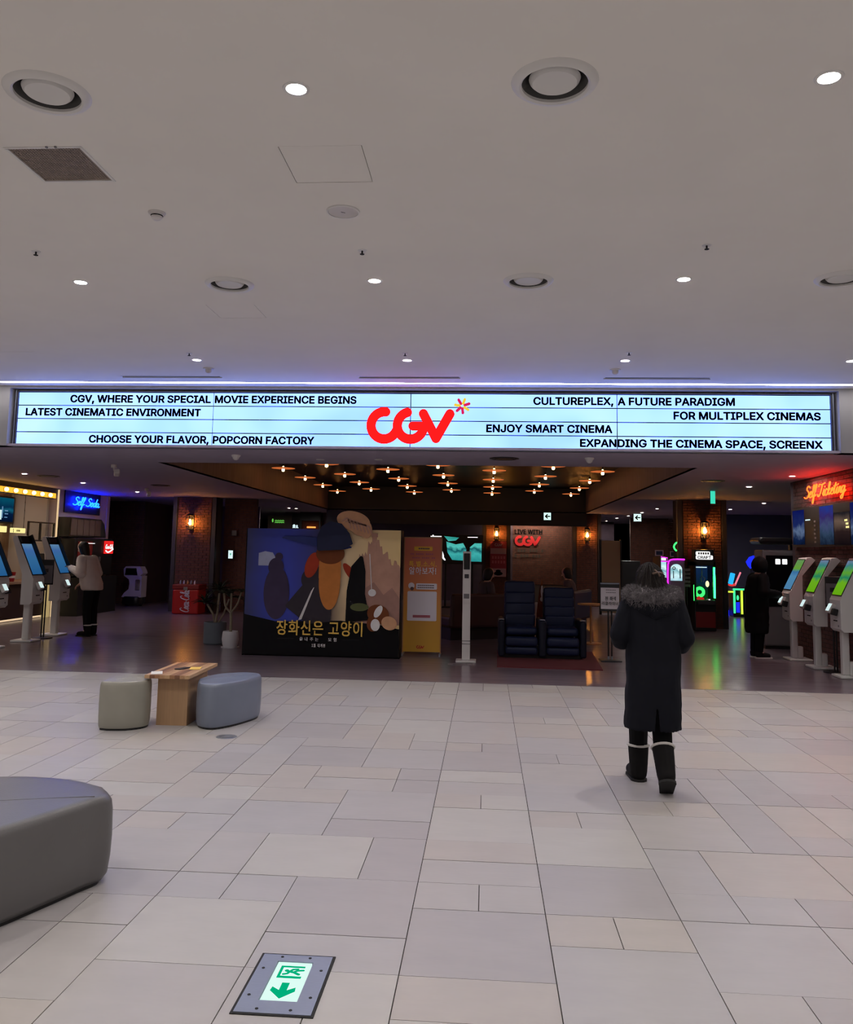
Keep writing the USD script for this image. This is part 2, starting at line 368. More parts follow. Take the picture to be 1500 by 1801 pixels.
# ---- walls
SX0, SX1, SZ0, SZ1, SY = -6.335, 4.335, 2.925, 3.68, 10.98      # the marquee's recess
w = struct('wall_front')
part(w, 'header', cat(bx(-12, SX0 - .05, 10.85, 11.05, LOBBY_Z, 3.98), bx(SX1 + .05, 9, 10.85, 11.05, LOBBY_Z, 3.98),
                      bx(SX0 - .05, SX1 + .05, SY + .02, 11.06, LOBBY_Z, 3.98), bx(SX0 - .05, SX1 + .05, 10.85, SY + .02, 3.70, 3.98)), 'header_paint')
w = struct('wall_hall_left'); part(w, 'panel', bx(-12.1, -12, -7, 10.85, 0, 3.73), 'wall_paint')
w = struct('wall_hall_right'); part(w, 'panel', bx(9, 9.1, -7, 10.85, 0, 3.73), 'wall_paint')
w = struct('wall_hall_back'); part(w, 'panel', bx(-12, 9, -7.1, -7, 0, 3.73), 'wall_paint')
w = struct('wall_hall_front')                               # the hall's front wall either side of the wide opening
part(w, 'panel', cat(bx(-12, -10.6, 10.86, 11.05, 0, LOBBY_Z), bx(5.3, 9, 10.86, 11.05, 0, LOBBY_Z)), 'wall_paint')
# left side of the lobby: counter front, then the soda wall, then brick, a dark passage
LX = -9.9
w = struct('wall_lobby_left')
part(w, 'soda_wall', cat(bx(LX - .25, LX - .05, 19.2, 21.9, 0, LOBBY_Z), bx(LX - .3, LX - .02, 21.75, 21.9, 0, LOBBY_Z)), 'pale_wall', label='pale wall under the blue neon sign')
part(w, 'kitchen_wall', bx(-12.3, -12.2, 11.2, 19.2, 0, LOBBY_Z), 'wall_paint')
part(w, 'kitchen_end', bx(-12.3, LX - .25, 19.1, 19.2, 0, LOBBY_Z), 'wall_paint')
part(w, 'fascia', bx(LX - .12, LX, 11.2, 19.15, 2.78, LOBBY_Z), 'black')
w = struct('wall_lobby_brick')
part(w, 'backing', bx(-11.6, -9.8, 23.95, 24.1, 0, LOBBY_Z), 'mortar')
part(w, 'brickwork', face(bricks(-11.6, -9.8, 0, 2.9, 3), (0, 23.95, 0), 'front'), 'dark_brick', kind='stuff')
part(w, 'passage', cat(bx(-9.8, -7.0, 26.0, 26.1, 0, LOBBY_Z), bx(-9.85, -9.8, 24.1, 26, 0, LOBBY_Z)), 'dark_wall')
w = struct('wall_lobby_dark')                               # the dark brick wall behind the plants
part(w, 'backing', bx(-6.85, -6.0, 22.0, 22.15, 0, LOBBY_Z), 'dark_wall')
part(w, 'brickwork', face(bricks(-6.85, -6.0, 0, 2.9, 5), (0, 22.0, 0), 'front'), 'dark_brick', kind='stuff')
BY = 29.4
w = struct('wall_lobby_back')
part(w, 'backing', bx(-7, 3.6, BY, BY + .15, 0, LOBBY_Z), 'mortar')
part(w, 'brickwork', face(bricks(.9, 3.6, .6, 2.9, 6), (0, BY, 0), 'front'), 'brick', kind='stuff')
part(w, 'dark_panel', bx(-7, .9, BY - .03, BY, 0, LOBBY_Z), 'dark_wall')
w = struct('wall_lobby_far')
part(w, 'backing', bx(5.0, 6.3, 30.2, 30.35, 0, LOBBY_Z), 'mortar')
part(w, 'backing', bx(3.6, 5.0, 34.0, 34.1, 0, LOBBY_Z), 'dark_wall')
part(w, 'brickwork', face(bricks(5.0, 7.3, .6, 2.9, 8), (0, 30.2, 0), 'front'), 'brick', kind='stuff')
w = struct('wall_lobby_grey')
part(w, 'panel', bx(6.2, 11, 26.6, 26.7, 0, LOBBY_Z), 'grey_wall')
RX = 5.27
w = struct('wall_lobby_right')
part(w, 'backing', bx(RX, RX + .15, 10.9, 15.05, 0, LOBBY_Z), 'mortar')
part(w, 'brickwork', face(bricks(-15.05, -10.9, 0, 2.9, 9), (RX, 0, 0), 'right'), 'dark_brick', kind='stuff')
part(w, 'return', bx(RX, 10.5, 15.05, 15.2, 0, LOBBY_Z), 'dark_wall')
part(w, 'side', bx(10.4, 10.5, 15.2, 26.6, 0, LOBBY_Z), 'dark_wall')
# ================================================================ THINGS IN THE HALL CEILING
COL = {-3.3: 'left column', -.9: 'middle column', 1.5: 'right column', 3.9: 'far right edge of the ceiling'}
ROW = {3.69: 'row nearest the camera', 6.5: 'second row', 9.3: 'row nearest the lit sign'}
for x, y in LAMPS:
    t = thing('ceiling_downlight', 'round white recessed downlight, %s, %s' % (COL[x], ROW[y]), 'ceiling light', (x, y, HALL_Z), group='hall downlights')
    part(t, 'trim_ring', lathe([(.046, .0), (.047, -.004), (.062, -.003), (.064, .001), (.046, .001)], 32), 'white_metal', smooth=40)
    part(t, 'reflector', lathe([(.047, .0), (.046, .032), (.048, .032), (.0495, .0)], 32), 'white_metal', smooth=40)
    part(t, 'lens', cyl((0, 0, .025), (0, 0, .032), .0455, 24), 'downlight_lens')
DL = ['round white air diffuser at the top left, nearest the dark grille', 'large round white air diffuser at the top, right of centre', 'round air diffuser beside the small access hatch',
      'round air diffuser in the second row, right of the middle downlight', 'round air diffuser cut by the right edge of the frame']
for k, (x, y) in enumerate(DIFF):
    t = thing('air_diffuser', DL[k], 'air vent', (x, y, HALL_Z), group='round ceiling diffusers')
    part(t, 'flange', lathe([(.150, .004), (.150, -.014), (.160, -.022), (.176, -.020), (.19, -.010), (.197, .0), (.150, .004)], 48), 'white_metal', smooth=40)
    part(t, 'throat', lathe([(.150, .0), (.134, .03), (.124, .07), (.128, .07), (.138, .03), (.154, .0)], 48), 'throat_grey', smooth=40)
    part(t, 'duct', cyl((0, 0, .062), (0, 0, .075), .13, 32), 'dark_gap')
    part(t, 'disc', lathe([(0, -.008), (.100, -.008), (.112, .004), (.117, .016), (.113, .02), (0, .012)], 48), 'white_metal', smooth=30)
    part(t, 'stem', cyl((0, 0, .01), (0, 0, .063), .012, 12), 'grey_metal')
x0, y0, x1, y1 = GRILLE
t = thing('return_air_grille', 'square dark perforated return air grille set into the ceiling', 'air vent', ((x0 + x1) / 2, (y0 + y1) / 2, HALL_Z))
hx, hy = (x1 - x0) / 2, (y1 - y0) / 2
part(t, 'frame', cat(bx(-hx - .012, hx + .012, -hy - .012, -hy + .004, -.004, .002), bx(-hx - .012, hx + .012, hy - .004, hy + .012, -.004, .002), bx(-hx - .012, -hx + .004, -hy, hy, -.004, .002), bx(hx - .004, hx + .012, -hy, hy, -.004, .002)), 'white_metal')
pl = sbox(-hx + .004, -hy + .004, hx - .004, hy - .004).difference(unary_union([sbox(-hx + .012 + i * .0155, -hy + .012 + j * .0155, -hx + .020 + i * .0155, -hy + .020 + j * .0155) for i in range(25) for j in range(25)]))
part(t, 'perforated_plate', prism(pl, .003, .001), 'perforated')
part(t, 'filter', bx(-hx, hx, -hy, hy, .03, .035), 'dark_gap')
part(t, 'latch', cat(bx(.02, .032, -hy - .018, -hy - .008, -.008, 0), bx(.07, .082, -hy - .018, -hy - .008, -.008, 0)), 'grey_metal')
SL = ['left one of the slot diffusers above the sign', 'middle one of the slot diffusers above the sign', 'right one of the slot diffusers above the sign']
for k, (a, b) in enumerate(SLOT):
    t = thing('slot_diffuser', 'long narrow white slot diffuser, ' + SL[k], 'air vent', ((a + b) / 2, (SLOT_Y[0] + SLOT_Y[1]) / 2, HALL_Z), group='slot diffusers')
    h = (b - a) / 2
    part(t, 'frame', cat(bx(-h - .015, h + .015, -.042, -.024, -.002, .002), bx(-h - .015, h + .015, .024, .042, -.014, .002), bx(-h - .015, -h, -.03, .03, -.002, .002), bx(h, h + .015, -.03, .03, -.002, .002)), 'white_metal')
    part(t, 'blade', bx(-h, h, -.004, .004, -.004, .03), 'grey_metal')
    part(t, 'plenum_box', bx(-h, h, -.026, .026, .05, .06), 'dark_gap')
t = thing('smoke_detector', 'white dome smoke detector beyond the dark grille', 'smoke detector', (-2.12, 5.11, HALL_Z))
part(t, 'base', lathe([(0, -.012), (.05, -.012), (.055, -.004), (.055, 0), (0, 0)], 32), 'white_plastic', smooth=30)
part(t, 'dome', lathe([(0, -.05), (.02, -.048), (.034, -.036), (.036, -.022), (.042, -.012), (0, -.012)], 32), 'white_plastic', smooth=40)
part(t, 'vent_ring', lathe([(.0365, -.026), (.039, -.02), (.0365, -.018), (.03, -.02)], 32), 'dark_gap')
for x, y, lb in [(-3.31, 9.75, 'small white dome detector by the left slot diffuser'), (1.46, 9.76, 'small white dome detector by the right slot diffuser')]:
    t = thing('dome_detector', lb, 'smoke detector', (x, y, HALL_Z), group='dome detectors by the sign')
    part(t, 'base', lathe([(0, -.012), (.06, -.012), (.065, -.004), (.065, 0), (0, 0)], 32), 'white_plastic', smooth=30)
    part(t, 'dome', lathe([(0, -.06), (.02, -.057), (.036, -.042), (.04, -.012), (0, -.012)], 32), 'white_plastic', smooth=60)
t = thing('ceiling_speaker', 'round flat white ceiling speaker behind the large access hatch', 'speaker', (-.92, 5.12, HALL_Z))
part(t, 'bezel', lathe([(.092, -.002), (.094, -.010), (.104, -.008), (.106, 0), (.092, 0)], 40), 'white_metal', smooth=40)
part(t, 'speaker_cover', lathe([(0, -.007), (.092, -.006), (.092, 0), (0, 0)], 40), 'white_plastic', smooth=30)
part(t, 'slot', turn(bx(-.014, .014, -.002, .002, -.0085, -.006), rz=30), 'dark_gap')
for x, y, lb in [(-3.29, 5.79, 'left one of the second row'), (-.9, 5.82, 'near the ceiling speaker'), (1.49, 5.77, 'right one of the second row'),
                 (-3.27, 8.97, 'left one of the row by the sign'), (-.89, 8.96, 'middle one of the row by the sign'), (1.48, 8.92, 'right one of the row by the sign')]:
    t = thing('sprinkler', 'small metal ceiling sprinkler, ' + lb, 'sprinkler', (x, y, HALL_Z), group='ceiling sprinklers')
    part(t, 'rosette', lathe([(0, -.004), (.03, -.004), (.034, 0), (0, 0)], 24), 'white_metal', smooth=30)
    part(t, 'deflector', lathe([(0, -.03), (.016, -.03), (.016, -.027), (.006, -.024), (.006, -.004), (0, -.004)], 16), 'dark_gap')

# ================================================================ THE MARQUEE
M['marquee_panel'] = usdkit.material(stage, '/World/Looks/marquee_panel', {'g': ('geometry', {}), 'n': ('noise_texture', {'scale': 1.1, 'detail': 1.5}), 'r': ('rgb_ramp', {'ramp': [(.32, (.44, .80, 3.2)), (.48, (.53, .92, 3.2)), (.66, (.62, .98, 3.0))]}), 'e': ('emission', {'strength': 1.0})},
                                    [('g.position', 'n.vector'), ('n.fac', 'r.fac'), ('r.color', 'e.color')], surface='e.emission')
glow('logo_red', None, 2.2, (1.0, .006, .006))
glow('star_yellow', None, .9, (1.0, .72, .06)); glow('star_pink', None, .85, (.85, .02, .12))
mat('ink', (16, 24, 40), .5)
mq = thing('cinema_marquee', 'long backlit white marquee sign with black lettering and a red logo', 'sign', (0, SY, 0))
W0, W1 = SX0 + .02, SX1 - .02
COLS = [W0, -3.63, -1.0, 1.66, W1]
part(mq, 'frame', cat(bx(SX0, SX1, -.05, .0, SZ0 - .004, SZ0 + .014), bx(SX0, SX1, -.05, 0, SZ1 - .014, SZ1 + .004), bx(SX0, SX0 + .02, -.05, 0, SZ0, SZ1), bx(SX1 - .02, SX1, -.05, 0, SZ0, SZ1)), 'steel_dark')
part(mq, 'trim', cat(bx(SX0 - .012, SX1 + .012, -.056, -.044, SZ0 - .014, SZ0 - .003), bx(SX0 - .012, SX0, -.056, -.044, SZ0 - .014, SZ1), bx(SX1, SX1 + .012, -.056, -.044, SZ0 - .014, SZ1)), 'steel')
part(mq, 'backing', bx(SX0, SX1, -.012, 0, SZ0, SZ1), 'black')
RZ = np.linspace(SZ1 - .016, SZ0 + .016, 5)
for r in range(4):
    for c in range(4):
        part(mq, 'light_panel', bx(COLS[c] + .006, COLS[c + 1] - .006, -.03, -.012, RZ[r + 1] + .007, RZ[r] - .007), 'marquee_panel')
# each line: its row, where it begins and ends along the sign (metres), its words
for row, xa, xb, s in [(0, -5.590, -3.667, 'CGV, WHERE YOUR SPECIAL'),
                     (0, -3.608, -1.716, 'MOVIE EXPERIENCE BEGINS'),
                     (1, -6.199, -3.796, 'LATEST CINEMATIC ENVIRONMENT'),
                     (3, -5.299, -3.671, 'CHOOSE YOUR FLAVOR,'),
                     (3, -3.612, -2.261, 'POPCORN FACTORY'),
                     (0, 0.593, 1.610, 'CULTUREPLEX,'),
                     (0, 1.668, 3.136, 'A FUTURE PARADIGM'),
                     (1, 2.371, 4.190, 'FOR MULTIPLEX CINEMAS'),
                     (2, -0.011, 1.595, 'ENJOY SMART CINEMA'),
                     (3, 1.189, 4.201, 'EXPANDING THE CINEMA SPACE, SCREENX')]:
    full = text(s, .093, None, .006); W = full.bounds[1][0]; k = (xb - xa) / W; wd = s.split()
    for i in range(len(wd)):
        x = W - text(' '.join(wd[i:]), .093).bounds[1][0]
        m = text(wd[i], .093, None, .006); m.apply_translation([x, 0, 0]); m.apply_scale([k, 1, 1])
        m = cat(*[turn(m, at=(dx, dy, 0)) for dx, dy in ((-.0022, 0), (.0022, 0), (0, .002), (0, -.002))])
        part(mq, 'lettering', face(m, (xa, -.031, (RZ[row] + RZ[row + 1]) / 2 - .047), 'front'), 'ink')
def logo_shapes(s=1.0):
    """the three rounded joined letters, in units of their height; origin at lower left"""
    P = lambda *q: [((x - 150) / 390., (560 - y) / 390.) for x, y in q]
    def arc(cx, cy, r, a0, a1, n=24): return [(cx + r * math.cos(math.radians(a)), cy - r * math.sin(math.radians(a))) for a in np.linspace(a0, a1, n)]
    w = 50 / 390.
    c = LineString(P(*arc(345, 365, 147, 85, 335))).buffer(w)
    g = unary_union([LineString(P(*arc(637, 365, 147, 105, 345))).buffer(w), LineString(P((660, 370), (790, 370))).buffer(46 / 390.)])
    v = LineString(P((778, 238), (920, 500), (1070, 238))).buffer(w, join_style=1)
    return affinity.scale(unary_union([c, g, v]), s, s, origin=(0, 0))
lx, lz, lx1, lz1 = -1.5695, 3.0007, -0.4272, 3.4775
ls = lz1 - lz
part(mq, 'logo', face(prism(affinity.scale(logo_shapes(ls), (lx1 - lx) / (970 / 390. * ls), 1, origin=(0, 0)), .02), (lx, -.032, lz), 'front'), 'logo_red', label='red rounded logo letters')
sx, sz = -0.3271, 3.5020
for k, ang in enumerate(np.arange(7) * 360 / 7 + 18):
    a = math.radians(ang); r0, r1 = .035, .092
    q = LineString([(r0 * math.cos(a), r0 * math.sin(a)), (r1 * math.cos(a), r1 * math.sin(a))]).buffer(.017)
    part(mq, 'star_ray', face(prism(q, .014), (sx, -.032, sz), 'front'), ['star_pink', 'star_yellow', 'star_pink', 'star_yellow', 'star_pink', 'star_pink', 'star_yellow'][k])

# ================================================================ IN THE LOBBY CEILING
glow('filament', None, 22.0, (1.0, .42, .12)); glow('painted_disc_glow', None, .55, (1.0, .24, .06))  # disc underside carries a painted warm glow in place of the bulb's light
mat('copper', (196, 120, 70), .5, .2)
k = 0
for i, x in enumerate([-4.55, -3.37, -2.19, -1.02, .16, 1.37, 2.52]):
    for j in range(4):
        y = (18.75 if i % 2 == 0 else 17.69) + 2.34 * j
        lbl = 'copper disc lamp in the ceiling tray, %s column from the left, %s from the front' % (['first', 'second', 'third', 'fourth', 'fifth', 'sixth', 'seventh'][i], ['first', 'second', 'third', 'fourth'][j])
        if k == 0:
            L0 = t = thing('disc_pendant', lbl, 'ceiling light', (x, y, 3.42), group='copper disc lamps in the lobby ceiling tray')
            part(t, 'disc', lathe([(.02, -.012), (.12, -.006), (.26, .0), (.262, .003), (.02, .003)], 32), 'painted_disc_glow', smooth=40); part(t, 'disc_top', lathe([(.02, .004), (.26, .004), (.14, .016), (.02, .03)], 32), 'copper', smooth=40)
            part(t, 'bulb', lathe([(0, -.075), (.026, -.068), (.036, -.045), (.034, -.02), (.022, .02), (.014, .05), (0, .05)], 16), 'filament', smooth=True)
            part(t, 'socket', cyl((0, 0, .05), (0, 0, .10), .018, 14), 'black')
            part(t, 'cord', cyl((0, 0, .10), (0, 0, TRAY_Z - 3.42), .005, 8), 'black')
        else:
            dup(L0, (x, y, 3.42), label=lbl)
        k += 1
for x, y, lb in [(-8.52, 15.14, 'above the popcorn counter'), (-8.37, 17.14, 'before the blue neon sign'), (-8.29, 19.73, 'beyond the blue neon sign'), (-2.42, 12.21, 'unlit left one on the soffit under the marquee'),
                 (-1.56, 12.13, 'unlit middle one on the soffit under the marquee'), (4.87, 13.95, 'beside the orange neon sign'), (4.85, 16.15, 'left of the ticket machines'), (6.61, 20.89, 'nearer one before the grey wall'),
                 (6.62, 23.76, 'farther one before the grey wall'), (4.59, 33.07, 'farthest of the receding row'), (4.58, 30.46, 'fourth of the receding row'), (4.68, 28.61, 'third of the receding row'), (4.7, 26.26, 'second of the receding row'),
                 (4.71, 23.97, 'nearest of the receding row'), (-6.21, 26.53, 'left one above the movie standee'), (-6.04, 26.82, 'right one above the movie standee')]:
    t = thing('lobby_downlight', 'small recessed lobby spotlight, ' + lb, 'ceiling light', (x, y, LOBBY_Z), group='small lobby spotlights')
    part(t, 'trim_ring', lathe([(.04, -.002), (.041, -.006), (.06, -.004), (.062, 0), (.04, 0)], 24), 'white_metal', smooth=40)
    part(t, 'lens', cyl((0, 0, -.003), (0, 0, 0), .04, 20), 'white_plastic' if 'unlit' in lb else 'lobby_lens')
for x, y, lb in [(-3.53, 11.73, 'white dome camera on the soffit, left of the lamps'), (1.39, 11.66, 'white dome camera on the soffit, right of the lamps')]:
    t = thing('dome_camera', lb, 'camera', (x, y, LOBBY_Z), group='dome cameras on the soffit')
    part(t, 'base', lathe([(0, -.03), (.055, -.03), (.065, -.01), (.065, 0), (0, 0)], 28), 'white_plastic', smooth=30)
    part(t, 'dome', lathe([(0, -.075), (.02, -.072), (.04, -.055), (.048, -.03), (0, -.03)], 28), 'white_plastic', smooth=60)
for x, y, z, lb in [(-5.99, 13.28, 0, 'white bullet camera hanging from the left lobby ceiling'), (-7.6, 18.6, 0, 'small white camera farther back on the left lobby ceiling')]:
    t = thing('bullet_camera', lb, 'camera', (x, y, LOBBY_Z), rz=25)
    part(t, 'mount', cyl((0, 0, 0), (0, 0, -.05), .045, 20), 'white_plastic')
    part(t, 'arm', tube([(0, 0, -.05), (.01, 0, -.09), (.04, 0, -.12)], .016), 'white_plastic')
    part(t, 'housing', turn(rbx(-.045, .045, -.1, .1, -.04, .04, .02), rx=-12, at=(.05, -.02, -.13)), 'white_plastic')
for x, y, lb in [(.24, 11.83, 'large flat round vent ring on the soffit'), (-8.3, 15.6, 'flat round dark vent on the orange-lit ceiling'), (-6.9, 17.6, 'flat round dark vent beside the bullet camera'), (3.9, 15.0, 'flat round vent on the right lobby ceiling')]:
    t = thing('lobby_vent', lb, 'air vent', (x, y, LOBBY_Z), group='lobby vents')
    part(t, 'ring', lathe([(.16, -.002), (.165, -.012), (.2, -.008), (.205, 0), (.16, 0)], 40), 'steel_dark', smooth=40)
    part(t, 'disc', lathe([(0, -.012), (.13, -.012), (.14, -.004), (.14, 0), (0, 0)], 40), 'steel_dark', smooth=30)
HANGUL = {
 '개': '33,-3,33,52,40,52,40,31,41,30,45,30,46,54,53,54,53,-7,46,-6,46,24,40,24,40,-4|2,10,15,21,21,35,21,40,5,40,4,45,29,46,27,29,22,19,16,12,8,6,5,6',
 '고': '2,2,2,8,23,8,23,29,30,28,30,8,56,8,56,2|8,42,8,48,50,48,50,24,48,13,41,14,43,29,43,42',
 '관': '42,54,49,54,49,35,58,34,57,29,50,29,49,28,49,8,42,8|11,14,18,13,18,1,51,1,51,-5,11,-5|2,23,14,23,14,36,21,36,21,24,39,26,40,19,22,17,3,17|5,44,5,49,36,49,35,28,34,27,27,28,29,43',
 '끝': '2,25,2,31,18,31,20,37,20,46,7,46,7,52,28,52,27,31,41,31,43,39,43,46,30,46,30,52,50,52,49,31,57,31,56,25|9,21,50,21,50,15,16,14,17,11,48,11,49,10,48,5,17,5,16,1,50,0,51,-5,9,-6',
 '내': '33,-4,34,53,40,52,40,30,45,30,46,54,53,54,53,-7,46,-6,46,24,40,24,40,-3|5,47,12,47,12,15,20,15,30,17,31,10,16,8,5,9',
 '너': '27,28,27,34,43,34,45,35,45,54,52,54,51,-7,45,-7,45,28|5,47,13,47,13,14,38,16,38,10,29,8,5,8',
 '는': '2,24,56,24,57,18,2,18|9,14,16,14,16,1,51,1,51,-5,9,-5|9,51,16,52,16,38,17,36,50,36,51,31,10,30',
 '대': '33,52,40,53,40,30,45,30,46,54,53,54,53,-7,46,-6,46,24,40,24,40,-3,39,-4,33,-3|4,9,5,47,28,46,28,41,12,41,12,16,31,16,31,10,22,8',
 '라': '41,-6,42,54,49,53,49,30,58,30,58,24,49,24,48,-7|4,43,5,48,32,48,33,27,12,26,12,14,25,14,38,16,39,10,30,8,5,8,5,32,25,32,25,41',
 '람': '11,16,42,16,42,54,49,54,49,39,58,38,58,33,50,33,49,32,49,-6,11,-6;19,10,18,0,42,0,42,10|5,39,25,40,25,45,5,45,5,51,32,51,33,34,12,33,12,26,38,28,39,22,26,20,5,20',
 '리': '44,-6,45,54,52,53,51,-7|5,43,5,48,34,48,34,26,13,26,13,14,25,14,41,16,41,10,32,8,6,8,6,32,27,32,27,41',
 '모': '2,7,24,7,26,9,26,20,8,20,8,49,50,49,50,20,33,20,33,8,57,7,56,1,2,1;16,27,43,26,43,43,16,43',
 '별': '5,51,12,51,12,43,25,43,26,51,33,51,33,46,43,46,45,54,52,54,52,22,51,21,52,20,52,6,20,5,20,1,54,0,54,-6,13,-6,13,11,44,12,43,14,13,14,12,15,13,20,45,20,45,22,43,29,33,29,33,24,5,24;34,40,33,35,44,35,44,40;13,37,12,30,26,30,26,37',
 '보': '2,1,2,7,26,8,26,18,8,19,8,49,9,50,16,49,16,39,42,39,43,50,50,50,50,18,33,18,33,8,56,7,57,1;16,25,43,24,43,33,16,33',
 '봉': '2,24,24,24,26,25,26,29,9,29,9,52,16,52,17,46,42,46,42,52,50,52,50,30,33,29,33,24,56,24,56,18,2,18;16,36,42,35,42,40,16,40|9,1,10,10,13,13,22,16,41,15,47,12,50,8,49,-1,44,-5,36,-7,17,-6,13,-4;17,3,23,-1,34,-1,41,1,43,5,41,8,35,10,25,10,18,8,16,6',
 '석': '11,16,45,16,44,36,32,36,32,42,44,42,44,53,52,54,51,-7,45,-7,44,-5,44,10,11,10|2,23,14,33,17,42,17,51,24,51,24,40,27,33,31,29,38,26,35,20,26,24,21,30,12,21,8,19,5,19',
 '소': '2,7,25,7,26,9,26,22,32,22,33,7,57,7,57,2,2,1|4,24,5,26,14,28,23,36,25,40,26,50,33,50,33,41,36,35,43,29,49,26,53,26,54,23,52,19,43,21,35,26,29,33,22,25,13,20,7,19',
 '식': '11,15,45,15,44,53,45,54,52,53,51,-7,44,-6,44,9,11,9|3,23,4,26,8,27,14,33,17,39,17,51,25,50,25,39,28,33,32,29,39,26,38,22,34,20,27,24,21,31,12,21,8,19,5,19',
 '신': '12,14,13,15,20,14,20,1,53,1,53,-5,13,-5|44,10,44,53,51,54,52,10,51,9|3,21,3,24,10,27,16,36,17,50,24,51,25,38,28,32,33,27,39,25,38,21,36,19,29,21,21,30,15,22,7,17',
 '아': '41,-6,42,54,49,53,49,30,58,30,58,24,49,24,48,-7|3,22,4,38,11,48,17,50,24,49,31,43,34,34,34,22,31,13,26,8,16,6,11,8,5,15;10,32,12,17,16,13,21,13,24,15,27,22,27,32,25,39,21,43,16,43,11,37',
 '안': '42,54,49,54,49,36,58,35,58,30,49,30,49,9,42,9|11,-5,11,15,18,15,18,1,52,0,52,-5|3,31,5,43,10,48,15,50,23,50,30,47,35,40,35,29,33,25,30,22,23,19,15,19,10,21,5,26;10,34,11,30,15,26,23,26,28,31,28,38,23,43,15,43,11,39',
 '알': '10,16,11,21,42,21,42,54,49,54,49,41,58,41,57,35,49,35,49,5,19,5,18,1,51,0,51,-6,11,-6,11,11,41,11,42,14|3,35,3,41,6,47,15,52,23,52,29,50,35,42,34,31,25,24,14,24,9,26,5,30;10,38,11,34,14,31,21,30,27,33,28,39,24,45,19,46,14,45,11,42',
 '양': '42,54,49,54,49,45,58,44,57,39,49,39,49,32,57,32,58,27,49,26,49,17,42,17|10,2,11,11,14,14,22,17,38,17,44,15,49,10,50,6,49,1,44,-4,38,-6,21,-6,14,-3;17,7,18,2,24,0,35,0,42,3,42,7,36,11,25,11,20,10|3,33,5,44,13,50,28,49,33,45,35,41,34,28,29,23,24,21,15,21,8,24,4,29;10,36,11,31,13,29,24,28,28,32,28,39,23,44,16,44,11,40',
 '월': '3,26,2,32,19,32,19,34,11,35,7,39,6,44,8,49,16,53,27,53,34,50,37,46,37,41,35,37,30,35,30,33,42,33,42,28,37,28,37,26,44,26,44,54,51,54,52,4,19,3,18,1,53,0,53,-6,11,-6,12,9,43,9,44,11,11,11,11,17,18,17,18,26;25,27,25,17,44,18,44,21,33,21,33,27;14,45,15,40,25,39,30,42,30,44,27,47,18,47;25,34,27,32,27,34',
 '은': '2,23,56,23,56,17,2,17|8,43,12,48,18,51,36,52,48,47,51,38,49,33,42,28,21,27,13,30,9,34;16,42,18,35,23,33,34,33,41,35,43,37,43,41,38,45,27,46,18,44|9,-5,10,14,16,13,16,1,50,1,51,-5',
 '이': '44,54,52,53,51,-7,44,-6|4,31,6,40,11,47,18,50,22,50,29,47,34,40,36,31,35,19,33,14,26,7,18,6,14,7,8,12,6,16;11,30,12,20,16,14,22,13,26,16,29,28,28,36,24,42,18,43,14,40',
 '자': '41,-6,42,54,49,53,49,30,58,30,58,24,49,24,48,-7|1,9,10,17,16,30,16,42,3,42,3,47,36,48,37,47,36,42,24,42,24,31,30,18,38,13,37,8,34,6,29,9,20,21,15,12,9,6,4,5',
 '장': '42,54,49,54,49,39,58,38,58,33,49,33,49,17,42,17|10,2,11,11,14,14,23,17,41,16,49,10,50,6,49,1,44,-4,38,-6,18,-5,14,-3;18,3,24,0,36,0,42,3,42,8,34,11,25,11,17,7|5,18,2,24,8,26,14,32,16,37,16,43,4,43,4,49,37,48,36,43,24,42,24,37,26,33,31,28,38,25,35,19,26,23,21,29,13,21,8,18',
 '전': '13,15,20,15,20,1,53,1,53,-5,13,-5|33,32,33,38,44,38,44,53,52,54,52,9,44,10,44,32|5,17,3,23,12,28,17,39,17,43,4,43,4,49,37,49,37,43,24,42,25,35,28,30,38,24,35,18,29,20,21,29,19,28,16,22,9,17',
 '좌': '2,6,2,12,17,12,17,24,24,24,24,13,41,13,41,53,48,54,49,29,58,29,58,23,49,23,49,-6,48,-7,41,-6,41,8,29,6|5,20,3,26,13,31,17,40,17,42,4,42,4,48,37,48,37,42,25,41,25,37,28,32,39,26,36,21,30,22,21,30,14,23,9,20',
 '주': '2,14,2,20,56,20,56,14,33,14,32,-7,26,-7,26,14|5,28,6,30,10,30,19,34,25,42,24,44,7,44,7,50,51,50,51,44,34,43,34,40,40,34,49,30,53,30,53,26,51,23,38,27,29,35,25,30,13,24,8,23',
 '클': '2,29,40,30,42,31,41,36,9,34,8,40,10,41,41,41,43,43,42,45,9,45,9,51,50,51,49,30,56,30,56,24,2,24|8,9,43,11,42,14,9,14,8,20,50,20,50,4,17,4,16,1,52,0,52,-6,9,-6',
 '특': '2,17,2,23,56,23,56,17|8,7,8,13,49,13,50,-6,49,-7,42,-6,42,7|9,52,50,52,50,46,17,46,16,44,48,43,48,37,17,37,16,34,50,33,50,27,9,27',
 '험': '6,33,9,37,15,40,28,39,34,33,35,36,44,36,44,53,52,54,52,17,51,16,52,15,52,-6,13,-6,12,15,45,15,44,30,34,30,33,23,28,19,15,18,7,23;19,2,21,0,44,0,45,1,45,9,19,9;14,27,17,24,23,24,27,27,27,31,23,34,17,34,13,31|2,47,16,48,17,55,23,55,24,48,37,48,38,42,2,42',
 '화': '2,5,2,11,17,11,17,16,9,19,6,25,6,30,8,34,16,39,29,38,35,32,34,21,30,17,25,16,24,12,41,13,41,53,49,54,49,29,58,29,58,23,49,23,49,-6,48,-7,41,-6,41,7,29,5;13,28,14,24,17,22,25,22,28,24,28,30,24,33,18,33,14,31|3,41,3,47,17,47,17,54,24,54,24,47,39,47,39,41',
}
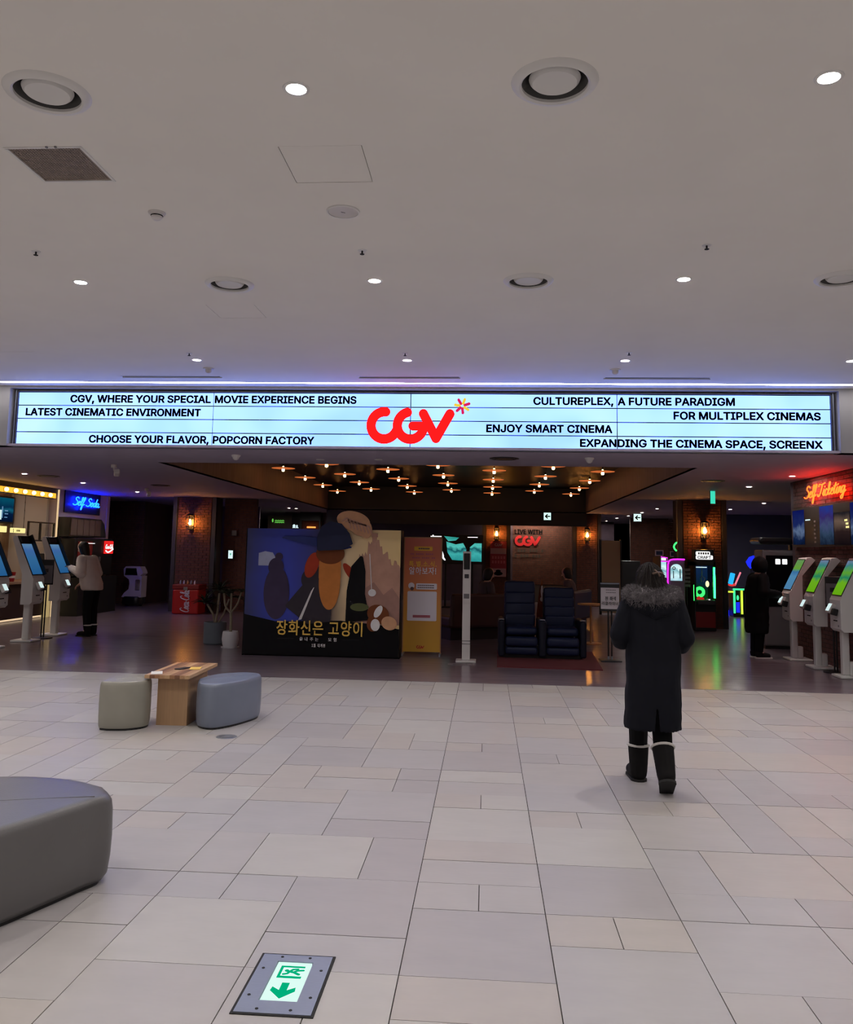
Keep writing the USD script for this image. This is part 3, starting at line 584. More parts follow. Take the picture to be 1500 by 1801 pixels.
# ================================================================ HALL FURNITURE
mat('leather_dark', (94, 92, 92), .36, var=.05, scale=5, bump=.05, bscale=120)
mat('leather_blue', (112, 119, 136), .36, var=.05, scale=5, bump=.05, bscale=120)
mat('leather_sage', (144, 141, 131), .36, var=.05, scale=5, bump=.05, bscale=120)
def pouf_skin(pts, z0, z1, pw=None):
    p = spline(pts + [pts[0]], 8)[:-1]; c = p.mean(0)
    prof = [(z0, .955), (z0 + .025, .985), (z0 + .10, 1.0), ((z0 + z1) / 2, 1.006), (z1 - .075, 1.0), (z1 - .035, .99), (z1 - .012, .965), (z1 - .002, .93), (z1, .86), (z1 + .004, .5)]
    n = len(p); V = np.vstack([np.column_stack([c + (p - c) * s, np.full(n, z)]) for z, s in prof] + [[[*c, z0]], [[*c, z1 + .006]]]); f = []
    for i in range(len(prof) - 1):
        for j in range(n):
            a, b, d, e = i * n + j, i * n + (j + 1) % n, (i + 1) * n + (j + 1) % n, (i + 1) * n + j
            f += [[a, b, d], [a, d, e]]
    k = len(prof) * n
    for j in range(n): f += [[k, (j + 1) % n, j], [k + 1, (len(prof) - 1) * n + j, (len(prof) - 1) * n + (j + 1) % n]]
    return trimesh.Trimesh(V, f, process=False), p, c
def pouf(label, pts, h, mname, seams):
    pts = [np.array(q, float) for q in pts]
    if Polygon(pts).exterior.is_ccw is False: pts = pts[::-1]
    o = np.mean(pts, 0)
    t = thing('pouf', label, 'ottoman', (o[0], o[1], 0))
    q = [tuple(a - o) for a in pts]
    skin, p, c = pouf_skin(q, .018, h)
    part(t, 'cushion', skin, mname, smooth=50)
    part(t, 'plinth', prism(Polygon(c + (p - c) * .93), .02, 0), 'black')
    for a, b in seams:
        a, b = np.array(a) - o, np.array(b) - o
        ln = [(*(a + (b - a) * s), h + .0035 - .004 * abs(2 * s - 1) ** 2) for s in np.linspace(0, 1, 12)]
        part(t, 'seam', tube(ln, .0035, 6), mname)
    return t
pouf('large dark grey leather pouf cut off by the left edge of the frame', [(-1.80, 4.20), (-1.845, 4.06), (-1.92, 3.86), (-2.03, 3.60), (-2.2, 3.3), (-2.45, 3.08), (-2.75, 3.05), (-2.95, 3.3), (-3.03, 3.7), (-2.92, 4.1), (-2.68, 4.38), (-2.4, 4.48), (-2.1, 4.45), (-1.9, 4.35)], .41, 'leather_dark', [((-2.95, 3.75), (-1.86, 4.13))])
pouf('blue grey leather pouf right of the small wooden table', [(-2.66, 7.95), (-2.58, 7.73), (-2.43, 7.64), (-2.30, 7.78), (-2.2, 8.02), (-2.15, 8.25), (-2.2, 8.42), (-2.36, 8.47), (-2.54, 8.36), (-2.63, 8.18)], .40, 'leather_blue', [((-2.60, 7.85), (-2.2, 8.3))])
pouf('sage grey leather pouf left of the small wooden table', [(-3.39, 7.50), (-3.28, 7.475), (-3.13, 7.51), (-3.02, 7.63), (-3.03, 7.78), (-3.14, 7.92), (-3.26, 8.0), (-3.36, 7.96), (-3.395, 7.75)], .42, 'leather_sage', [((-3.33, 7.6), (-3.1, 7.8))])
woods = ['plank_a', 'plank_b', 'plank_c', 'plank_d']
for n_, c_ in zip(woods, [(186, 150, 112), (150, 108, 76), (120, 82, 58), (172, 132, 96)]): mat(n_, c_, .45, var=.14, scale=6, stretch=(9, .6, 9))
mat('table_side', (178, 142, 106), .5, var=.12, scale=5, stretch=(9, 9, .5))
tb = thing('coffee_table', 'small striped wooden table between two leather poufs', 'table', (-2.86, 8.1, 0), rz=2)
for k in range(9):
    part(tb, 'plank', bx(-.205 + k * .0456 + .0006, -.205 + (k + 1) * .0456 - .0006, -.45, .45, .435, .465), woods[[0, 2, 1, 3, 0, 1, 2, 3, 0][k]])
part(tb, 'leg_panel', bx(-.13, .15, -.30, -.27, 0, .435), 'table_side')
part(tb, 'leg_panel', bx(-.13, .15, .27, .30, 0, .435), 'table_side')
part(tb, 'leg_panel', bx(-.13, -.10, -.27, .27, 0, .435), 'table_side')
part(tb, 'leg_panel', bx(.12, .15, -.27, .27, 0, .435), 'table_side')
mat('paper', (226, 222, 214), .7); mat('yellow_paper', (232, 196, 92), .6)
single('flyer', turn(bx(-.05, .05, -.09, .09, 0, .002), rz=20, at=(-2.99, 7.78, .466)), 'paper', 'white slip of paper on the near end of the wooden table', 'paper')
t = thing('phone', 'black phone lying on the wooden table', 'phone', (-2.86, 8.08, .466), rz=-18)
part(t, 'body', rbx(-.036, .036, -.075, .075, 0, .008, .004), 'black'); part(t, 'screen', bx(-.033, .033, -.07, .07, .008, .0085), 'black')
single('leaflet', turn(bx(-.05, .05, -.085, .085, 0, .003), rz=12, at=(-2.75, 8.13, .466)), 'yellow_paper', 'yellow leaflet beside the phone on the wooden table', 'paper')
t = thing('floor_outlet', 'round metal floor socket cover in front of the blue grey pouf', 'floor socket', (-2.205, 7.41, 0))
part(t, 'cover', lathe([(0, .004), (.075, .004), (.085, .003), (.092, .0), (0, 0)], 40), 'grey_metal', smooth=20)
part(t, 'lid', cyl((0, 0, .004), (0, 0, .006), .06, 32), 'grey_metal')
# escape-route light let into the floor
glow('exit_white', None, 1.0, (.72, .98, .90)); glow('exit_green', None, .75, (.0, .56, .26))
t = thing('floor_exit_light', 'steel framed glowing exit sign let into the stone floor', 'exit sign', (-.725, 3.325, 0))
e0, e1, e2, e3 = EXIT[0] + .725, EXIT[1] + .725, EXIT[2] - 3.325, EXIT[3] - 3.325
part(t, 'box', cat(bx(e0, e1, e2, e3, -.14, -.13), bx(e0, e0 + .006, e2, e3, -.14, -.004), bx(e1 - .006, e1, e2, e3, -.14, -.004), bx(e0, e1, e2, e2 + .006, -.14, -.004), bx(e0, e1, e3 - .006, e3, -.14, -.004)), 'dark_gap')
wx0, wx1, wy0, wy1 = -.066, .066, -.128, .158
part(t, 'plate', prism(sbox(e0 + .01, e2 + .01, e1 - .01, e3 - .01).difference(sbox(wx0 - .004, wy0 - .004, wx1 + .004, wy1 + .004)), .01, -.004), 'steel')
part(t, 'seal', prism(sbox(e0, e2, e1, e3).difference(sbox(e0 + .009, e2 + .009, e1 - .009, e3 - .009)), .006, -.002), 'rubber')
part(t, 'light_window', bx(wx0, wx1, wy0, wy1, -.004, .004), 'exit_white')
part(t, 'arrow', prism(Polygon([(-.014, .0), (.014, .0), (.014, -.055), (.043, -.032), (.046, -.058), (.0, -.112), (-.046, -.058), (-.043, -.032), (-.014, -.055)]), .001, .004), 'exit_green', label='green arrow')
door = sbox(-.046, .036, .046, .128).difference(sbox(-.036, .05, .05, .118))
runner = unary_union([Point(-.018, .092).buffer(.008), LineString([(-.012, .088), (.012, .080), (.032, .066)]).buffer(.006), LineString([(-.006, .086), (.004, .102), (.022, .106)]).buffer(.005), LineString([(-.006, .086), (-.012, .070), (-.026, .064)]).buffer(.005), LineString([(.010, .082), (.022, .094), (.044, .098)]).buffer(.005)])
part(t, 'pictogram', prism(unary_union([door, runner]), .001, .004), 'exit_green', label='green running figure')
for x, y in [(-.06, e3 - .03), (.05, e3 - .03), (-.06, e2 + .035), (.06, e2 + .035), (e0 + .035, .1), (e1 - .035, .1), (e0 + .035, -.1), (e1 - .035, -.1)]:
    part(t, 'screw', cyl((x, y, .006), (x, y, .0075), .006, 10), 'dark_gap')

# ================================================================ PEOPLE
mat('skin', (205, 160, 136), .55); mat('hair_black', (24, 19, 19), .5); mat('hair_brown', (24, 17, 15), .55, spec=.15, var=.35, scale=30, stretch=(5, 5, .5))
mat('coat_navy', (17, 18, 26), .8, spec=.15, var=.12, scale=9, bump=.12, bscale=25); mat('cloth_black', (10, 10, 12), .85, spec=.15); mat('fur', (100, 94, 98), .9, var=.45, scale=26)
mat('clip_brown', (96, 74, 62), .3); mat('suede', (20, 18, 19), .85, spec=.2, var=.15, scale=14); mat('trim_white', (205, 200, 196), .9); mat('jacket_cream', (226, 212, 202), .8, var=.06, scale=8, bump=.1, bscale=22)
mat('cloth_grey', (92, 82, 84), .85)
def hand(wrist, d, up, side, r=.0085, curl=.5):
    """palm, four unequal fingers that curl, and a thumb off the side; chains for limbs()"""
    w, d, up = np.array(wrist, float), np.array(d, float), np.array(up, float); d /= np.linalg.norm(d); s = np.cross(d, up) * side; s /= np.linalg.norm(s); up = np.cross(s, d) * side
    ch = []
    for k, (o, l) in enumerate([(-.03, .062), (-.01, .072), (.01, .068), (.029, .052)]):
        b = w + d * .075 + s * o; m = b + d * l * .5 * math.cos(curl * .5) - up * l * .5 * math.sin(curl * .5); e = m + d * l * .5 * math.cos(curl * 1.4) - up * l * .5 * math.sin(curl * 1.4)
        ch.append([(w + s * o * .6 + d * .015, .012), (b, .0105), (m, r), (e, r * .85)])
    b = w + d * .02 - s * .025; ch.append([(w + d * .01, .013), (b, .012), (b + d * .03 - s * .022, r * 1.1), (b + d * .056 - s * .026, r)])
    ch.append([(w, .019), (w + d * .04, .021), (w + d * .07, .017)])
    return ch
def head_mesh(c, yaw, r=.098, tilt=0):
    """skull, jaw, nose, ears, brow, lips: local +y is the way the face looks"""
    sp = lambda p, q: m3.Manifold.sphere(q, 20).translate(p)
    sk = m3.Manifold.sphere(1, 36).scale([.074, .092, .10]).translate([0, -.008, .03])
    jaw = m3.Manifold.batch_hull([sp([0, .055, -.075], .022), sp([.042, .005, -.05], .025), sp([-.042, .005, -.05], .025), sp([.05, .02, .01], .024), sp([-.05, .02, .01], .024), sp([0, .06, .0], .026)])
    nose = m3.Manifold.batch_hull([sp([0, .083, .022], .006), sp([0, .101, -.012], .011), sp([.012, .084, -.017], .007), sp([-.012, .084, -.017], .007)])
    lips = m3.Manifold.batch_hull([sp([.016, .072, -.043], .006), sp([-.016, .072, -.043], .006), sp([0, .081, -.041], .007)])
    ears = [m3.Manifold.sphere(1, 14).scale([.010, .02, .032]).translate([s * .077, -.01, .005]) for s in (-1, 1)]
    sock = [m3.Manifold.sphere(.013, 12).translate([s * .031, .089, .024]) for s in (-1, 1)]
    a = m3.Manifold.batch_boolean([sk, jaw, nose, lips] + ears, m3.OpType.Add) - m3.Manifold.batch_boolean(sock, m3.OpType.Add)
    a = a.scale([r / .098] * 3).rotate([tilt, 0, math.degrees(yaw)]).translate(list(map(float, c)))
    return a
def rot2(p, yaw):
    c, s = math.cos(yaw), math.sin(yaw); return np.array([p[0] * c - p[1] * s, p[0] * s + p[1] * c, p[2]])
def strands(parent, name, starts, dirs, length, width, material, bend=-.4, seed=1):
    rg = np.random.default_rng(seed); pts = []; n = len(starts)
    for s, d in zip(starts, dirs):
        d = d + rg.normal(0, .35, 3); d /= np.linalg.norm(d); l = length * rg.uniform(.6, 1.2)
        pts += [s, s + d * l * .5, s + d * l + np.array([0, 0, bend * l * .5])]
    path = parent + '/' + numbered(parent, name)
    c = UsdGeom.BasisCurves.Define(stage, path); c.CreateTypeAttr('linear')
    c.CreatePointsAttr(Vt.Vec3fArray.FromNumpy(np.array(pts, np.float32))); c.CreateCurveVertexCountsAttr(Vt.IntArray([3] * n))
    c.CreateWidthsAttr(Vt.FloatArray.FromNumpy(np.tile([width, width * .7, width * .25], n).astype(np.float32))); c.SetWidthsInterpolation('vertex')
    UsdShade.MaterialBindingAPI.Apply(c.GetPrim()).Bind(M[material])

# ---- the woman walking away, hands before her
WX, WY = 1.165, 6.15
t = thing('person', 'person walking away in a long dark navy coat with fur hood and white-trimmed boots', 'person', (WX, WY, 0))
LF, RF = np.array([-.055, .30, 0]), np.array([.055, -.02, 0])          # left foot ahead, right foot behind
body = limbs([[((-.01, 0, .80), .115), ((0, 0, 1.0), .10), ((.0, .0, 1.22), .115), ((-.0, .015, 1.34), .055), ((-.005, .03, 1.40), .05)],
              [((-.08, .02, .80), .085), ((-.075, .20, .45), .055), ((LF[0], .31, .28), .045), ((LF[0], .31, .10), .038), ((LF[0], .34, .05), .035), ((LF[0], .46, .035), .03)],
              [((.07, .0, .80), .085), ((.06, .04, .46), .055), ((RF[0], -.02, .28), .044), ((RF[0], -.115, .155), .03), ((RF[0], -.03, .055), .02)],
              [((-.15, .0, 1.27), .055), ((-.205, -.01, 1.05), .045), ((-.07, .24, 1.06), .034)], [((.15, .0, 1.27), .055), ((.195, -.01, 1.03), .045), ((.06, .24, 1.05), .034)]]
             + hand((-.07, .24, 1.06), (.55, .8, .1), (0, 0, 1), 1) + hand((.06, .24, 1.05), (-.5, .8, .1), (0, 0, 1), -1), .02, 5, extra=[head_mesh((-.012, .04, 1.43), 0, .088, -12)])
part(t, 'body', body, 'skin', smooth=60)
rings = [(.425, .0, .02, .192, .158), (.50, .0, .015, .190, .155), (.62, .0, .01, .188, .15), (.80, .002, .0, .186, .145), (.95, .0, .0, .184, .138), (1.08, .0, .0, .185, .136), (1.18, .0, .0, .192, .136), (1.26, .0, .0, .186, .128), (1.315, .0, .0, .145, .105), (1.36, 0, .01, .09, .085)]
sh = man(loft(rings, 40, 2.35))
arm = lambda s, e: [m3.Manifold.batch_hull([m3.Manifold.sphere(a[1], 18).translate(list(a[0])), m3.Manifold.sphere(b[1], 18).translate(list(b[0]))]) for a, b in [(s, e)]]
sl = []
for P_ in [[((-.155, .0, 1.255), .078), ((-.225, -.02, 1.07), .076), ((-.21, .03, 1.02), .072), ((-.085, .20, 1.045), .06)], [((.155, .0, 1.255), .078), ((.205, -.02, 1.05), .076), ((.195, .03, 1.00), .072), ((.075, .20, 1.04), .06)]]:
    for i in range(3): sl += arm(P_[i], P_[i + 1])
slit = m3.Manifold.batch_hull([m3.Manifold.cube([.035, .3, .02], True).translate([.0, -.2, .40]), m3.Manifold.cube([.004, .3, .02], True).translate([.0, -.2, .56])])
inner = man(loft([(.38, 0, .02, .178, .145), (.6, 0, .01, .174, .137), (.75, 0, .0, .15, .11)], 40, 2.35))
coat = (m3.Manifold.batch_boolean([sh] + sl, m3.OpType.Add) - inner - slit).refine_to_length(.022)
ct = tri(coat); ct.merge_vertices(); trimesh.smoothing.filter_taubin(ct, iterations=6)
v = ct.vertices; fo = (fbm(np.column_stack([v[:, 0] * 14, v[:, 1] * 14, v[:, 2] * 4]), 3, 3) - .5) * .022 + (fbm(np.column_stack([v[:, 0] * 5, v[:, 1] * 5, v[:, 2] * 11]), 2, 5) - .5) * .012
ct.vertices = v + ct.vertex_normals * fo[:, None]
part(t, 'coat', ct, 'coat_navy', smooth=60)
# hood lying on the back and its fur edge
hood = limbs([[((-.13, -.06, 1.30), .055), ((-.06, -.115, 1.26), .06), ((.06, -.115, 1.25), .06), ((.14, -.06, 1.29), .055)], [((0, -.10, 1.33), .06), ((0, -.12, 1.22), .05)]], .02, 8)
part(t, 'hood', hood, 'coat_navy', smooth=60)
ang = np.linspace(0, 2 * np.pi, 40, endpoint=False)
path = np.array([[-.008 + .140 * math.sin(a), -.02 - .105 * math.cos(a), 1.318 + .015 * math.cos(a) - .02 * math.cos(2 * a)] for a in np.r_[ang, ang[:1]]])
fu = tube(path, .050 + .012 * np.cos(np.r_[ang, ang[:1]]), 16)
fu = trimesh.Trimesh(*trimesh.remesh.subdivide(fu.vertices, fu.faces)); fu.merge_vertices()
fu.vertices = fu.vertices + fu.vertex_normals * ((fbm(fu.vertices * 40, 3, 2) - .5) * .035)[:, None]
fc = part(t, 'fur_collar', fu, 'fur', label='grey brown fur edge of the hood', smooth=70)
fv, fi = trimesh.sample.sample_surface(fu, 6000, seed=3)
strands(t, 'fur_hair', fv, fu.face_normals[fi], .030, .0024, 'fur', -.5, 4)
hr = loft([(1.285, .0, -.135, .10, .025), (1.31, .0, -.125, .115, .045), (1.345, .0, -.09, .118, .07), (1.385, -.003, -.045, .110, .095), (1.42, -.007, -.01, .104, .108), (1.46, -.01, .012, .096, .112), (1.50, -.012, .022, .082, .100), (1.535, -.012, .026, .056, .072), (1.557, -.012, .03, .02, .03)], 48)
hr = trimesh.Trimesh(*trimesh.remesh.subdivide(hr.vertices, hr.faces)); hr.merge_vertices()
keep = man(hr) - m3.Manifold.sphere(1, 30).scale([.066, .07, .085]).translate([-.012, .13, 1.44])
hr = tri(keep.refine_to_length(.012)); hr.merge_vertices()
aa = np.arctan2(hr.vertices[:, 1] - .02, hr.vertices[:, 0] + .012)
hr.vertices = hr.vertices + hr.vertex_normals * (.004 * np.sin(aa * 26 + 6 * hr.vertices[:, 2]) + (fbm(np.column_stack([aa * 6, aa * 0, hr.vertices[:, 2] * 8]), 3, 8) - .5) * .012)[:, None]
part(t, 'hair', hr, 'hair_brown', label='dark brown half-up hair', smooth=60)
hv, hi = trimesh.sample.sample_surface(hr, 2200, seed=5)
hn = hr.face_normals[hi]; back = hv[:, 1] < .06
tan = np.array([0, 0, -1.0]) - hn * (-hn[:, 2:3]); tan /= np.linalg.norm(tan, axis=1, keepdims=True) + 1e-9
strands(t, 'hair_strand', hv[back], (tan + hn * .08)[back], .04, .0018, 'hair_brown', -.1, 6)
part(t, 'hair_clip', cat(tube(spline([(-.014, -.098, 1.482), (.02, -.114, 1.492), (.055, -.092, 1.486)], 5), .007), tube(spline([(.0, -.096, 1.51), (.02, -.116, 1.49), (.032, -.118, 1.465)], 5), .006)), 'clip_brown', label='small brown hair clip')
def pitch(m, y0, deg):
    m = m.copy(); m.apply_translation([0, -y0, 0]); m.apply_transform(trimesh.transformations.rotation_matrix(math.radians(-deg), [1, 0, 0])); m.apply_translation([0, y0, 0]); return m
for s, F, knee, pt in [(-1, LF, (-.07, .20, .46), 0), (1, (RF[0], RF[1] - .17), (.06, .04, .47), 34)]:
    ty = F[1] + .17; fix = lambda m: pitch(m, ty, pt)
    top = fix(trimesh.Trimesh([[F[0], F[1], .24], [F[0] + 1, F[1], .24], [F[0], F[1] + 1, .24]], [[0, 1, 2]], process=False)).vertices[0]
    part(t, 'trouser_leg', limbs([[((s * .078, .02, .66), .095), (knee, .070), (tuple(top), .064)]], .02, 5), 'cloth_black', smooth=60)
    bt = limbs([[((F[0], F[1], .25), .074), ((F[0], F[1], .15), .068), ((F[0], F[1] + .005, .06), .062)], [((F[0], F[1], .055), .06), ((F[0] + .01 * s, F[1] + .08, .047), .052), ((F[0] + .02 * s, F[1] + .17, .042), .044)]], .016, 5)
    b = part(t, 'boot', fix(tri(man(bt).trim_by_plane([0, 0, 1], .002).trim_by_plane([0, 0, -1], -.255))), 'suede', smooth=50)
    part(b, 'cuff', fix(tube([(F[0] + .074 * math.cos(a), F[1] + .074 * math.sin(a), .252) for a in np.linspace(0, 2 * np.pi, 28)], .0095, 8)), 'trim_white', label='white fleece trim', smooth=True)
    part(b, 'sole', fix(prism(unary_union([Point(F[0], F[1]).buffer(.058), Polygon([(F[0] - .052, F[1]), (F[0] + .052, F[1]), (F[0] + .02 * s + .042, F[1] + .17), (F[0] + .02 * s - .042, F[1] + .17)]).buffer(.004), Point(F[0] + .02 * s, F[1] + .17).buffer(.045)]), .016, 0)), 'rubber')

# ---- at the left ticket machines: cream padded jacket, leaning to the screen (faces -X)
def stand(label, loc, yaw, h=1.68, lean=.12, top='jacket_cream', hem=.82, trousers='cloth_black', reach=None, boots=True, puff=1.0, hood=False, longc=False):
    t = thing('person', label, 'person', loc, rz=math.degrees(yaw)); k = h / 1.68
    S = lambda *p: (p[0] * k, p[1] * k, p[2] * k)
    hip, ch, nk = S(0, 0, .93), S(0, lean * .8, 1.30), S(0, lean * 1.15, 1.46)
    hd = np.array(S(0, lean * 1.35 + .02, 1.565))
    hl, hr_ = reach or (S(-.12, .42, 1.15), S(.16, .36, .98))
    ch_ = [[(hip, .115), (S(0, lean * .4, 1.10), .10), (ch, .115), (nk, .055)], [(S(-.085, 0, .92), .085), (S(-.09, .02, .5), .055), (S(-.09, -.01, .1), .04), (S(-.09, .12, .035), .03)], [(S(.085, 0, .92), .085), (S(.09, .04, .5), .055), (S(.09, .0, .1), .04), (S(.09, .13, .035), .03)]]
    for s, H in ((-1, hl), (1, hr_)):
        el = (np.array([s * .235, lean * .6 - .02, 1.12]) + 0) * k
        ch_ += [[((s * .165 * k, ch[1], 1.37 * k), .055), (tuple(el), .043), (H, .034)]] + hand(H, np.array(H) - el, (0, 0, 1), s, curl=.6)
    part(t, 'body', limbs(ch_, .02, 5, extra=[head_mesh(hd, 0, .1, -22)]), 'skin', smooth=60)
    hz = .42 if longc else hem
    tor = man(loft([(hz * k, 0, .0, .185 * puff, .14 * puff), ((hz + .12) * k, 0, lean * .15, .20 * puff, .155 * puff), (1.08 * k, 0, lean * .45 * k, .19 * puff, .145 * puff), (1.25 * k, 0, ch[1], .195 * puff, .145 * puff), (1.38 * k, 0, ch[1] + .01, .175 * puff, .125 * puff), (1.44 * k, 0, nk[1], .10, .09)], 32, 2.3))
    ex = [tor]
    for s, H in ((-1, hl), (1, hr_)):
        el = np.array([s * .245, lean * .6 - .02, 1.12]) * k; Hs = el + (np.array(H) - el) * .88
        ex += arm(((s * .165 * k, ch[1], 1.36 * k), .085 * puff), (tuple(el), .08 * puff)) + arm((tuple(el), .08 * puff), (tuple(Hs), .058))
    if hood: ex += [m3.Manifold.sphere(1, 24).scale([.13, .135, .15]).translate([0, hd[1] - .02, hd[2] + .02]) - m3.Manifold.sphere(1, 20).scale([.085, .1, .11]).translate([0, hd[1] + .10, hd[2]])]
    c = tri(m3.Manifold.batch_boolean(ex, m3.OpType.Add).refine_to_length(.03)); c.merge_vertices(); trimesh.smoothing.filter_taubin(c, iterations=5)
    c.vertices = c.vertices + c.vertex_normals * ((fbm(c.vertices * np.array([7, 7, 12]), 3, 4) - .5) * .022)[:, None]
    part(t, 'coat' if longc else 'jacket', c, top, smooth=60)
    if not hood:
        hm = limbs([[((hd[0], hd[1] - .02, hd[2] + .035), .098), ((hd[0], hd[1] - .05, hd[2] - .06), .085), ((hd[0], hd[1] - .09, hd[2] - .17), .06)]], .02, 4)
        hm = tri(man(hm) - m3.Manifold.sphere(1, 20).scale([.062, .06, .085]).translate([hd[0], hd[1] + .10, hd[2] - .01]))
        part(t, 'hair', hm, 'hair_black', smooth=60)
    for s in (-1, 1):
        part(t, 'trouser_leg', limbs([[(S(s * .085, 0, .88), .1), (S(s * .09, .03, .5), .078), (S(s * .09, .0, .14), .062)]], .025, 4), trousers, smooth=60)
        f = limbs([[(S(s * .09, -.01, .16 if boots else .08), .06), (S(s * .09, -.01, .06), .056)], [(S(s * .09, -.01, .055), .054), (S(s * .10, .15, .042), .042)]], .02, 4)
        b = part(t, 'boot' if boots else 'shoe', tri(man(f).trim_by_plane([0, 0, 1], .004)), 'suede', smooth=50)
        part(b, 'sole', prism(LineString([(s * .09 * k, -.03), (s * .10 * k, .16)]).buffer(.05), .02, 0), 'rubber' if boots else 'trim_white')
        if boots: part(b, 'cuff', tube([(s * .09 * k + .062 * math.cos(a), -.01 + .062 * math.sin(a), .20) for a in np.linspace(0, 2 * np.pi, 22)], .012, 8), 'trim_white', smooth=True)
    return t
stand('person in a cream padded jacket at the left ticket machines', (-7.12, 15.2, 0), math.radians(80), 1.68, .17, puff=1.12, reach=((-.06, .46, 1.22), (.12, .34, .92)))
stand('person in a long black hooded coat at the right ticket machines', (4.40, 14.46, 0), math.radians(-80), 1.58, .07, 'cloth_black', reach=((-.10, .36, 1.05), (.14, .36, 1.02)), boots=False, hood=True, longc=True, puff=1.1)
# ---- seated in the dim lounge
def sit(label, loc, yaw, top='cloth_grey'):
    t = thing('person', label, 'person', loc, rz=math.degrees(yaw)); hd = (0, .10, 1.20)
    ch_ = [[((0, 0, .53), .12), ((0, .0, .75), .11), ((0, .04, .95), .12), ((0, .07, 1.08), .055)]]
    for s in (-1, 1):
        ch_ += [[((s * .09, .02, .52), .085), ((s * .1, .42, .50), .06), ((s * .1, .40, .1), .04), ((s * .1, .50, .035), .032)], [((s * .17, .03, 1.0), .055), ((s * .23, .06, .74), .043), ((s * .07, .32, .80), .034)]]
        ch_ += hand((s * .07, .32, .80), (-s * .5, .8, .1), (0, 0, 1), s)
    part(t, 'body', limbs(ch_, .025, 4, extra=[head_mesh(hd, 0, .1, -20)]), 'skin', smooth=60)
    ex = [man(loft([(.46, 0, .0, .19, .15), (.6, 0, 0, .2, .15), (.8, 0, .01, .19, .14), (.98, 0, .03, .18, .13), (1.06, 0, .05, .1, .09)], 28, 2.3))]
    for s in (-1, 1): ex += arm(((s * .165, .03, 1.0), .075), ((s * .235, .05, .74), .07)) + arm(((s * .235, .05, .74), .07), ((s * .09, .29, .79), .05))
    c = tri(m3.Manifold.batch_boolean(ex, m3.OpType.Add).refine_to_length(.035)); c.merge_vertices(); trimesh.smoothing.filter_taubin(c, iterations=4)
    part(t, 'jacket', c, top, smooth=60)
    hm = tri(man(limbs([[((0, .08, 1.235), .1), ((0, .05, 1.15), .085)]], .02, 4)) - m3.Manifold.sphere(1, 20).scale([.062, .06, .085]).translate([0, .20, 1.18]))
    part(t, 'hair', hm, 'hair_black', smooth=60)
    for s in (-1, 1):
        part(t, 'trouser_leg', limbs([[((s * .09, .0, .53), .1), ((s * .1, .42, .50), .08), ((s * .1, .41, .12), .06)]], .03, 4), 'cloth_black', smooth=60)
        part(t, 'shoe', tri(man(limbs([[((s * .1, .39, .06), .055), ((s * .1, .54, .04), .042)]], .02, 4)).trim_by_plane([0, 0, 1], .003)), 'suede', smooth=50)
    return t
def bench(label, loc, rz):
    t = thing('lounge_bench', label, 'bench', loc, rz=rz)
    part(t, 'seat', rbx(-.8, .8, -.28, .28, .22, .43, .05), 'lounge_leather'); part(t, 'base', bx(-.76, .76, -.24, .24, 0, .22), 'black'); part(t, 'backrest', rbx(-.8, .8, -.36, -.24, .22, .85, .05), 'lounge_leather')
mat('lounge_leather', (62, 34, 28), .5)
bench('dark leather lounge bench left of the recliners', (-.1, 16.6, 0), 30); sit('person seated in the dim lounge behind the white thermometer post', (-.02, 16.66, 0), math.radians(-60))
bench('dark leather lounge bench behind the recliners', (1.78, 19.0, 0), 70); sit('person in grey seated in the dim lounge above the recliners', (1.85, 19.0, 0), math.radians(75))
# ================================================================ THE LOBBY
def hangul(s, h, width=None, depth=.003):
    x, ms = 0, []
    for ch in s:
        if ch == ' ': x += 26; continue
        if ch in '.!1':
            m = meshkit.text_mesh(ch, 46, 1, True); m.apply_translation([x - m.bounds[0][0] + 3, 0, 0]); x = m.bounds[1][0] + 5; m.apply_scale([1, 1, 1]); ms.append(m); continue
        for p in HANGUL[ch].split('|'):
            rr = [np.array(list(map(int, r.split(',')))).reshape(-1, 2) for r in p.split(';')]
            g = Polygon(rr[0], rr[1:]).buffer(0)
            if g.is_empty: continue
            m = prism(g, 1); m.apply_translation([x, 0, 0]); ms.append(m)
        x += 62
    m = cat(ms); k = h / 56.0; m.apply_translation([-m.bounds[0][0], 0, 0]); m.apply_scale([k, k, depth])
    if width: m.apply_scale([width / m.bounds[1][0], 1, 1])
    return m

